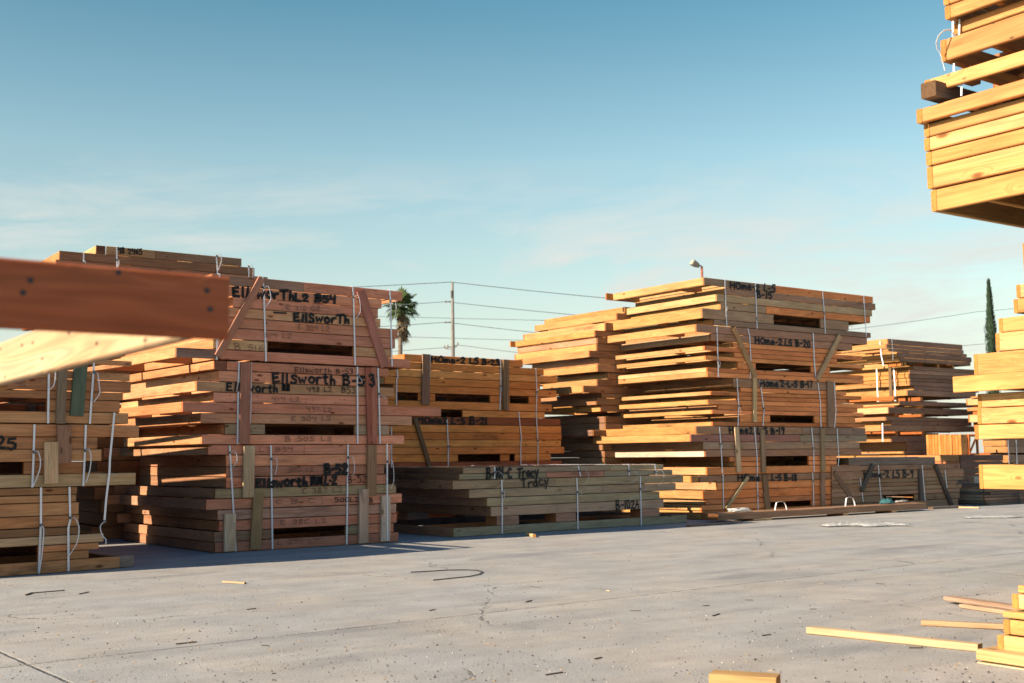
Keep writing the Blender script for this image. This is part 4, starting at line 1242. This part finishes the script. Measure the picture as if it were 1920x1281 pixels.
# ================================================================== clutter far back at the right edge
P = Stack(1897, 931, 54)
G_P = 'distant bundles glimpsed behind the stack at the right edge'
b = Bundle(P, 'distant sunlit bundle glimpsed under the long protruding board at the right edge', G_P, 1897, [740, 744, 757, 761, 768, 775, 790, 800, 812], depth=2.3, fronts=DK, rails=FIR)
for i, xl, fa in ((0, 1890, 1822), (1, 1893, 1814), (3, 1896, 1816), (5, 1893, 1818), (7, 1895, 1830)):
    b.row(i, xl, 2060, far=fa)
for i in (2, 4, 6):
    for k in (.3, 1.6):
        lumber(b.root, b.L(k, .7, b.mid(i)), (.12, 1.0, b.hs[i] - b.hs[i + 1] - .003), jit(BRN[0]), name='spacer_block')
b = Bundle(P, 'distant sunlit bundle seen through the gap above the wide pale boards at the right edge', G_P, 1897, [816, 824, 836.5, 849, 853.5, 868, 880, 893, 906, 919, 931], base=0.0, depth=2.3, fronts=DK, rails=FIR)
b.hs[-1] = .004
for i, xl in ((0, 1885), (1, 1888), (2, 1890), (4, 1893), (5, 1900), (6, 1896), (7, 1896), (8, 1896), (9, 1896)):
    b.row(i, xl, 2060, far=1843 + 2 * i)
for k in (.3, 1.6):
    lumber(b.root, b.L(k, 1.1, b.mid(3)), (.12, 1.8, b.hs[3] - b.hs[4] - .003), jit(BRN[0]), name='spacer_block')
lumber(b.root, (.5, 1.1, P.hit(1897, 814)[1]), (.12, 1.8, .055), jit(BRN[0]), name='spacer_block')
b.strap([(1889, 825), (1891, 870)], off=.02, wid=.03)
b.strap([(1904, 825), (1906, 870)], off=.02, wid=.03)
Q = Stack(1850, 948.5, 54)
b = Bundle(Q, 'low pile of planks, tinted dark for shade, on the concrete at the right edge', G_P, 1850, [917, 922.5, 928, 933.5, 939, 944.5, 950.4], base=0.0, depth=1.6, fronts=[(.22, .15, .11), (.26, .175, .125), (.19, .13, .095)], rails=GREY)  # shade is put into the tints of fronts and rails
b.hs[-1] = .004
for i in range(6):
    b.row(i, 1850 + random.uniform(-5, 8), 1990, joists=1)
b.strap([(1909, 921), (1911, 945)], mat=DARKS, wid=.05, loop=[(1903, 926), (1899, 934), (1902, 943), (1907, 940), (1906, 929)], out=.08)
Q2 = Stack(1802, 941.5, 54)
b = Bundle(Q2, 'loose dark planks in shade between the low marked bundle and the right edge', G_P, 1802, [903, 909, 915, 921, 927, 933, 939, 944], base=0.0, depth=1.6, fronts=[(.20, .13, .10), (.24, .15, .10)], rails=GREY)  # planks coloured dark and grey in place of shade
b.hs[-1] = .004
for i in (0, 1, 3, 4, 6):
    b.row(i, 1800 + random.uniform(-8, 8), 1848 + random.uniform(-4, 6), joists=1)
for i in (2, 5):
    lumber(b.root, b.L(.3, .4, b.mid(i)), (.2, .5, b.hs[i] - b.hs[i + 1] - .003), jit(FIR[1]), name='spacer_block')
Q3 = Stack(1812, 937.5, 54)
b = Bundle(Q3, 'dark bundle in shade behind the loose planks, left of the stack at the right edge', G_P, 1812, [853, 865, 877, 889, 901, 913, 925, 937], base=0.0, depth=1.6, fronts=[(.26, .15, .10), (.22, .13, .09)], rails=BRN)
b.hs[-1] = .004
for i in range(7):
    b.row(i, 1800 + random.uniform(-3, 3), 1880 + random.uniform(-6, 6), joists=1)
o = lumber(None, (0, 0, 0), (.20, .3, .16), (.50, .46, .40, 1), name='pale_block')
o.location = [float(v) for v in at_depth(1830, 899, 27.6)]
o.location.z = .55
tag(o, 'small pale block lying on the dark planks at the right', 'block')
lumberz = Q2.hit(1828, 903)[1]
o.location.z = lumberz + .082

# ================================================================== things on the long beam
bz = hj
def bt(x):
    return 963.5 - .0564 * (x - 1348) - .8      # middle of the beam's top in the picture
def ontop(x, y, z):
    return Vector([float(v) for v in ground(x, y, z)])
def crumple(name, centre, sx, sy, h, mat, rot, seed, label, cat, group=None, n=14, fold=2.0):
    rnd = random.Random(seed)
    bm = bmesh.new()
    vs = []
    ph = [rnd.uniform(0, 6.28) for _ in range(8)]
    for i in range(n + 1):
        row = []
        for j in range(n + 1):
            u, v = i / n - .5, j / n - .5
            edge = max(0, 1 - (abs(u) * 2) ** 4) * max(0, 1 - (abs(v) * 2) ** 4)
            z = (abs(math.sin(u * 9 * fold + ph[0] + v * 5)) * .5 + abs(math.sin(v * 11 * fold + ph[1] - u * 4)) * .4 + rnd.uniform(0, .35)) * h * (.15 + .85 * edge)
            row.append(bm.verts.new((u * sx + rnd.uniform(-.25, .25) * sx / n, v * sy * (1 + .35 * math.sin(u * 7 + ph[2])) + rnd.uniform(-.25, .25) * sy / n, z + .003)))
        vs.append(row)
    for i in range(n):
        for j in range(n):
            bm.faces.new((vs[i][j], vs[i + 1][j], vs[i + 1][j + 1], vs[i][j + 1]))
    bmesh.ops.solidify(bm, geom=bm.faces, thickness=.003)
    o = mesh_obj(name, bm, mat, None, True)
    o.location = centre
    o.rotation_euler = (0, 0, rot)
    return tag(o, label, cat, group)
crumple('cloth_rag', ontop(1664, bt(1664), bz + .004), .36, .22, .11, TEAL, JB.rot, 3, 'crumpled teal rag lying on the right end of the long beam', 'rag')
def coil(name, centre, r, turns, mat, rot, rad, seed, sx=1.0):
    rnd = random.Random(seed)
    pts = []
    for i in range(turns * 10):
        t = i / 10 * 6.283
        k = r * (.45 + .55 * rnd.random())
        pts.append((math.cos(t) * k * sx + rnd.uniform(-.02, .02), math.sin(t) * k * .55, rad + .012 + abs(math.sin(i * .37)) * r * .28 * rnd.random()))
    o = mesh_obj(name, tube_bm(pts, rad, 5), mat, None, True)
    o.location = centre
    o.rotation_euler = (0, 0, rot)
    return o
tag(coil('rope', ontop(1690, bt(1690), bz + .002), .13, 5, ROPE, JB.rot, .012, 5, 1.6), 'tangled grey rope on the long beam beside the teal rag', 'rope')
tag(coil('strap_tangle', ontop(1386, bt(1386), bz + .002), .22, 9, SHEET, JB.rot, .0055, 6, 1.5), 'heap of cut white strapping on the left part of the long beam', 'strapping')
for k, (x0, x1, y) in enumerate(((1453, 1475, 955), (1585, 1603, 947))):
    p0, p1 = ontop(x0, bt(x0), bz), ontop(x1, bt(x1), bz)
    up = Vector((0, 0, .15 + .02 * k))
    ex = (p1 - p0)
    pts = [p0, p0 + up * .5 + ex * .06, p0 + up * .93 + ex * .14, p0 + up + ex * .3, p0 + up * 1.02 + ex * .62, p0 + up * .9 + ex * .82, p0 + up * .5 + ex * .94, p1]
    o = mesh_obj('strap_loop', sweep_bm([p - p0 for p in pts], (-.58, .8, 0), .026, .003), STRAP, None)
    o.location = p0
    tag(o, ['stiff white strap loop standing on the middle of the long beam', 'stiff white strap loop on the long beam next to the teal rag'][k], 'strap loop', 'strap loops on the beam')

# ================================================================== scraps on the concrete
def scrap(p0, p1, wid, th, tint, label, cat='board', group=None, name='scrap_board', lift=0.0, tilt=0.0):
    a, c = ground(*p0), ground(*p1)
    d = c - a
    L = float(np.linalg.norm(d))
    o = lumber(None, ((a + c) / 2 + np.array([0, 0, th / 2 + lift + .002])), (L, wid, th), jit(tint, .05), rot=(0, tilt, math.atan2(d[1], d[0])), name=name, free=True)
    return tag(o, label, cat, group)
scrap((1517, 1188), (1838, 1222), .075, .045, (.52, .37, .21), 'long pale stud lying on the concrete at the lower right')
scrap((1778, 1131), (1925, 1152), .10, .035, (.34, .23, .17), 'bark-edged board on the concrete, highest of the loose boards at the lower right', lift=.02)
scrap((1805, 1140), (1925, 1158), .07, .030, (.46, .28, .18), 'pinkish board lying against the bark-edged one at the lower right', lift=.0)
scrap((1728, 1173), (1885, 1181), .06, .036, (.46, .30, .16), 'thin pale board on the concrete between the bark-edged board and the long stud')
o = scrap((1335, 1292), (1460, 1300), .14, .085, (.46, .29, .12), 'short thick offcut at the bottom edge of the picture', 'offcut', name='offcut')
scrap((989, 1004), (1002, 1008), .05, .045, (.55, .37, .17), 'tiny pale block on the concrete in front of the greenish bundles', 'offcut', name='offcut')
scrap((418, 1093), (460, 1095.5), .03, .018, (.55, .39, .22), 'small pale stick on the concrete in front of the reddish stack', 'stick', name='stick')
scrap((1290, 988), (1388, 980), .09, .032, (.30, .20, .14), 'thin brown plank on the concrete beside the left end of the long beam')
scrap((1798, 953), (1836, 953.5), .09, .035, (.58, .44, .27), 'pale plank on the concrete to the right of the long beam')
scrap((1745, 955), (1800, 952.5), .14, .05, (.17, .14, .13), 'dark plank in shade on the concrete between the beam end and a pale plank')
sticks = [((62, 1113), (121, 1108), .016), ((48, 1117), (60, 1113), .02), ((330, 1209), (368, 1205), .014), ((148, 1115), (166, 1111), .014), ((463, 1144), (480, 1142), .012), ((805, 1146), (815, 1144), .012), ((986, 1130), (997, 1127), .014), ((1115, 1237), (1128, 1234), .012), ((1023, 1267), (1055, 1262), .012), ((1182, 1146), (1202, 1146.5), .010), ((1336, 1156), (1349, 1152), .012), ((1519, 1143), (1531, 1143), .010), ((1429, 1193), (1445, 1191), .012), ((1318, 1137), (1330, 1136), .010), ((1705, 1216), (1730, 1216), .014), ((490, 1211), (504, 1212), .010), ((1642, 1095), (1658, 1096), .010), ((1397, 1126), (1412, 1126), .008)]
for k, (p, q, w) in enumerate(sticks):
    x = (p[0] + q[0]) / 2
    scrap(p, q, w * .8, w * .5, (.12, .095, .075), 'thin dark splinter lying loose on the open concrete', 'splinter', 'dark splinters scattered on the concrete', 'splinter')
# a loop of black strap
pts = [ground(x, y, .008) for x, y in ((770, 1073), (800, 1071.5), (840, 1069), (875, 1068.5), (895, 1069.5), (905, 1072.5), (898, 1077), (880, 1081), (850, 1084), (812, 1088))]
o0 = Vector([float(v) for v in pts[3]])
o = mesh_obj('black_strap', sweep_bm([Vector([float(v) for v in p]) - o0 for p in pts], (0, 0, 1), .010, .005), DARKS)
o.location = o0
tag(o, 'bent loop of black strap lying on the open concrete', 'strap')
SG = 'crumpled white plastic on the far concrete'
for k, (x, y, sx, sy, h, lab) in enumerate(((1594, 986.5, .95, .30, .07, 'crumpled white plastic on the concrete, left of two pieces in front of the beam'), (1660, 986.5, .85, .28, .06, 'crumpled white plastic on the concrete, right of two pieces in front of the beam'), (1862, 971, 1.1, .26, .05, 'crumpled white plastic on the concrete near the right edge'))):
    crumple('plastic_sheet', Vector([float(v) for v in ground(x, y, .002)]), sx, sy, h, SHEET, R(8), 20 + k, lab, 'plastic sheet', SG)
def litter(name, n, mat, seed, size, flat):
    rnd = random.Random(seed)
    bm = bmesh.new()
    for _ in range(n):
        x = rnd.uniform(-60, 1980)
        y = 985 + (1300 - 985) * rnd.random() ** .75
        P = ground(x, y)
        if P[1] > 15 and x < 1300 and y < 1085 - x * .075:
            continue
        s = size * rnd.uniform(.4, 1.6) * (1.5 if rnd.random() < .06 else 1)
        a = rnd.uniform(0, 6.28)
        lx, ly, lz = s * rnd.uniform(.8, 2.6 if flat else 1.2), s * rnd.uniform(.4, .9), s * (rnd.uniform(.12, .3) if flat else rnd.uniform(.4, .8))
        ca, sa = math.cos(a), math.sin(a)
        vs = []
        for zz_ in (0, lz):
            k = 1 if zz_ == 0 else rnd.uniform(.5, .9)
            for px, py in ((-1, -1), (1, -1), (1, 1), (-1, 1)):
                qx, qy = px * lx / 2 * k * rnd.uniform(.7, 1.1), py * ly / 2 * k * rnd.uniform(.7, 1.1)
                vs.append(bm.verts.new((P[0] + qx * ca - qy * sa, P[1] + qx * sa + qy * ca, zz_ + .001)))
        for f in ((3, 2, 1, 0), (4, 5, 6, 7), (0, 1, 5, 4), (1, 2, 6, 5), (2, 3, 7, 6), (3, 0, 4, 7)):
            bm.faces.new([vs[i] for i in f])
    o = mesh_obj(name, bm, mat)
    o['kind'] = 'stuff'
    tag(o, {'wood_chips': 'tiny pale wood chips strewn over the concrete', 'grit': 'dark grit and pebbles strewn over the concrete', 'pale_grit': 'pale grit strewn over the concrete'}[name], {'wood_chips': 'wood chips', 'grit': 'grit', 'pale_grit': 'grit'}[name])
CHIP = plain('wood_chip', (.44, .31, .19), .9, .2, .4, 3.0)
GRIT = plain('dark_grit', (.075, .066, .06), .95, .2, .5, 3.0)
GRITP = plain('pale_grit', (.52, .49, .45), .95, .2, .2, 3.0)
litter('wood_chips', 230, CHIP, 3, .011, True)
litter('grit', 1500, GRIT, 4, .0062, False)
litter('pale_grit', 420, GRITP, 5, .0065, False)

# ================================================================== beyond the yard
def wires_between(name, pts, rad, label, group, sag=.0):
    Q = []
    for (p, q) in zip(pts, pts[1:]):
        p, q = Vector([float(v) for v in p]), Vector([float(v) for v in q])
        for k in range(12):
            t = k / 12
            v = p.lerp(q, t)
            v.z -= sag * 4 * t * (1 - t)
            Q.append(v)
    Q.append(Vector([float(v) for v in pts[-1]]))
    o0 = Q[0].copy()
    o = mesh_obj(name, tube_bm([v - o0 for v in Q], rad, 5), WIREM)
    o.location = o0
    return tag(o, label, 'power line', group)
DP = 100.0
pb = at_depth(850.5, 720, DP)
pb[2] = 0
ptop = at_depth(846, 529, DP)
ph_ = ptop[2]
po = empty('utility_pole', pb)
tag(po, 'tall weathered wooden utility pole rising behind the orange brown bundles', 'utility pole')
lean = float(ptop[0] - pb[0])
mesh_obj('pole', tube_bm([(lean * t * .35, 0, ph_ * t) for t in (0, .25, .5, .75, 1)], [.19, .175, .16, .145, .10], 10), POLEM, po, True)
def on_pole(x, y):
    v = at_depth(x, y, DP) - pb
    return Vector([float(q) for q in v])
for y in (566, 604.5):
    a, c = on_pole(834, y), on_pole(846, y)
    arm = mesh_obj('insulator_arm', tube_bm([a, a.lerp(c, .25), a.lerp(c, .3), a.lerp(c, .6), a.lerp(c, .65), c], [.06, .09, .04, .04, .08, .05], 8), INSUL, po)
a, c = on_pole(833, 653.5), on_pole(859, 647.5)
mesh_obj('crossarm', sweep_bm([a, a.lerp(c, .5), c], (0, 1, 0), .12, .11), POLEM, po)
for t in (.02, .25, .97):
    q = a.lerp(c, t)
    mesh_obj('insulator', tube_bm([q + Vector((0, 0, .05)), q + Vector((0, 0, .12)), q + Vector((0, 0, .20)), q + Vector((0, 0, .28))], [.035, .07, .06, .03], 8), INSUL, po)
q = on_pole(846.5, 552)
mesh_obj('bracket', tube_bm([q + Vector((0, -.1, -.3)), q + Vector((0, -.14, .3))], [.07, .07], 6), INSUL, po)
GWR = 'power lines strung across the sky'
def line(pxs, rad, label, dist=DP, sag=.25):
    pts = [at_depth(x, y, dist * (1 + .0 * i)) for i, (x, y) in enumerate(pxs)]
    wires_between('power_line', pts, rad, label, GWR, sag)
line([(-200, 566), (846, 529), (1600, 594)], .030, 'topmost power line, running over the tip of the utility pole')
line([(-200, 619), (834, 566)], .026, 'power line left of the utility pole at the upper insulator arm')
line([(846, 567), (1600, 629)], .026, 'power line right of the utility pole at the upper insulator arm')
line([(-200, 655), (834, 604.5)], .026, 'power line left of the utility pole at the lower insulator arm')
line([(846, 605.5), (1600, 676)], .026, 'power line right of the utility pole at the lower insulator arm')
line([(-200, 567), (1600, 612)], .034, 'faint far power line passing just under the upper insulator arm', 170, .3)
line([(-200, 598), (1600, 654)], .034, 'faint far power line crossing the pole below the lower insulator arm', 170, .3)
line([(-200, 706), (833, 652), (859, 647), (1600, 724)], .022, 'lowest power line, carried by the small crossarm of the pole')
line([(1400, 637), (1830, 585), (2300, 530)], .030, 'faint power line rising past the cypress above the far stack', 150, .3)
line([(1400, 670), (1900, 640), (2300, 622)], .030, 'lower faint power line beside the cypress at the right', 150, .3)

# fan palm
PD = 105.0
pp = at_depth(747.5, 700, PD)
pp[2] = 0
ph2 = at_depth(755, 574, PD)[2]
palm = empty('palm_tree', pp)
tag(palm, 'fan palm with a dead skirt behind the right end of the reddish stack', 'palm tree')
off = Vector((float(at_depth(755, 574, PD)[0] - pp[0]), 0, 0))
mesh_obj('trunk', tube_bm([(0, 0, 0), (off.x * .1, 0, ph2 * .4), (off.x * .45, 0, ph2 * .8), (off.x, 0, ph2)], [.34, .24, .20, .22], 10), BARKP, palm, True)
def fan(bm, base, az, el, plen, r, nb, droop, rnd):
    d = Vector((math.cos(az) * math.cos(el), math.sin(az) * math.cos(el), math.sin(el)))
    hub = base + d * plen + Vector((0, 0, -droop * plen * .25))
    side = Vector((-math.sin(az), math.cos(az), 0))
    upv = side.cross(d) * -1
    w = .025
    vs = [bm.verts.new(base + side * w), bm.verts.new(base - side * w), bm.verts.new(hub - side * w), bm.verts.new(hub + side * w)]
    bm.faces.new(vs)
    for k in range(nb):
        t = (k / (nb - 1) - .5) * 2
        ang = t * R(105)
        bd = d * math.cos(ang) + side * math.sin(ang)
        L = r * (1 - .28 * abs(t)) * rnd.uniform(.85, 1.1)
        m = hub + bd * L * .6 + Vector((0, 0, -droop * L * .12))
        tip = hub + bd * L + Vector((0, 0, -droop * L * (.45 + .3 * rnd.random())))
        nrm = bd.cross(d.cross(side)).normalized() if abs(bd.dot(d)) < .999 else side
        ww = r * .085
        a = bm.verts.new(hub)
        b1, b2 = bm.verts.new(m + nrm * ww), bm.verts.new(m - nrm * ww)
        tp = bm.verts.new(tip)
        bm.faces.new((a, b2, tp, b1))
rnd = random.Random(11)
bm = bmesh.new()
topv = off + Vector((0, 0, ph2))
for k in range(58):
    el = math.asin(rnd.uniform(-.5, .98))
    fan(bm, topv + Vector((0, 0, rnd.uniform(-.25, .25))), rnd.uniform(0, 6.283), el, rnd.uniform(.55, 1.05), rnd.uniform(.75, 1.0), 13, .25 + (.9 - el) * .45, rnd)
mesh_obj('crown', bm, FROND, palm)
bm = bmesh.new()
for k in range(40):
    z = -rnd.random() ** 1.2 * 2.2
    fan(bm, topv + Vector((0, 0, -.35 + z)), rnd.uniform(0, 6.283), R(rnd.uniform(-84, -45)), rnd.uniform(.35, .8) * (1 + z * .18), rnd.uniform(.55, .8), 11, .5, rnd)
mesh_obj('dead_fronds', bm, SKIRT, palm)

# cypress
CD = 82.0
cb = at_depth(1862, 700, CD)
cb[2] = 0
ctop = at_depth(1860, 527, CD)[2]
cyp = empty('cypress_tree', cb)
tag(cyp, 'slim dark green cypress rising behind the stack at the right edge', 'cypress tree')
mesh_obj('trunk', tube_bm([(0, 0, 0), (0, 0, ctop * .5), (0, 0, ctop * .9)], [.14, .08, .03], 8), BARKP, cyp, True)
bm = bmesh.new()
for k in range(9000):
    t = rnd.random() ** .8
    z = ctop * (.08 + .92 * t)
    f = 1 - t
    rr = (.37 * min(1, (f * 3.0)) ** .75 * (.86 + .14 * math.sin(z * 2.1) * math.sin(z * .7 + 1)) + .03)
    az = rnd.uniform(0, 6.283)
    rr *= (.88 + .22 * math.sin(az * 3 + z * 1.3)) * rnd.uniform(.5, 1.18)
    c = Vector((math.cos(az) * rr, math.sin(az) * rr, z))
    out = Vector((math.cos(az), math.sin(az), 0))
    sd = Vector((-out.y, out.x, 0))
    L, w = rnd.uniform(.12, .26), rnd.uniform(.03, .06)
    dn = (Vector((0, 0, 1)) + out * rnd.uniform(.1, .5) + sd * rnd.uniform(-.3, .3)).normalized()
    bm.faces.new((bm.verts.new(c - sd * w), bm.verts.new(c + sd * w), bm.verts.new(c + dn * L)))
mesh_obj('crown', bm, CYPR, cyp)

# floodlight behind the tallest stack
FD = 42.0
fb = at_depth(1321, 700, FD)
fb[2] = 0
ft = at_depth(1320, 497, FD)
fl = empty('floodlight', fb)
tag(fl, 'unlit floodlight on a rusty post above the tallest stack', 'floodlight')
fx = float(ft[0] - fb[0])
mesh_obj('post', tube_bm([(0, 0, 0), (0, 0, float(ft[2]) - .05)], .045, 10), RUST, fl, True)
fz = float(ft[2])
hd = empty('lamp_head', (0, 0, 0))
hd.parent = fl
hd.location = (-.20, -.03, fz + .0)
hd.rotation_euler = (R(12), R(28), R(20))
bm = bmesh.new()
prof = [(-.20, .13, .10), (-.17, .135, .105), (.02, .115, .09), (.10, .07, .06), (.13, .03, .03)]
prev = None
for x, hy, hz in prof:
    ring = [bm.verts.new((x, a * hy, c * hz)) for a, c in ((-1, -.8), (-.8, -1), (.8, -1), (1, -.8), (1, .8), (.8, 1), (-.8, 1), (-1, .8))]
    if prev:
        for k in range(8):
            bm.faces.new((prev[k], prev[(k + 1) % 8], ring[(k + 1) % 8], ring[k]))
    else:
        first = ring
    prev = ring
bm.faces.new(list(reversed(first)))
bm.faces.new(prev)
bmesh.ops.recalc_face_normals(bm, faces=bm.faces)
mesh_obj('housing', bm, LAMPM, hd)
o = mesh_obj('lens', box_bm(.012, .22, .16, .004), LENS, hd)
o.location = (-.206, 0, 0)
mesh_obj('bracket', tube_bm([(0, 0, fz - .12), (-.03, 0, fz - .02), (-.12, -.02, fz - .02)], .022, 8), INSUL, fl)
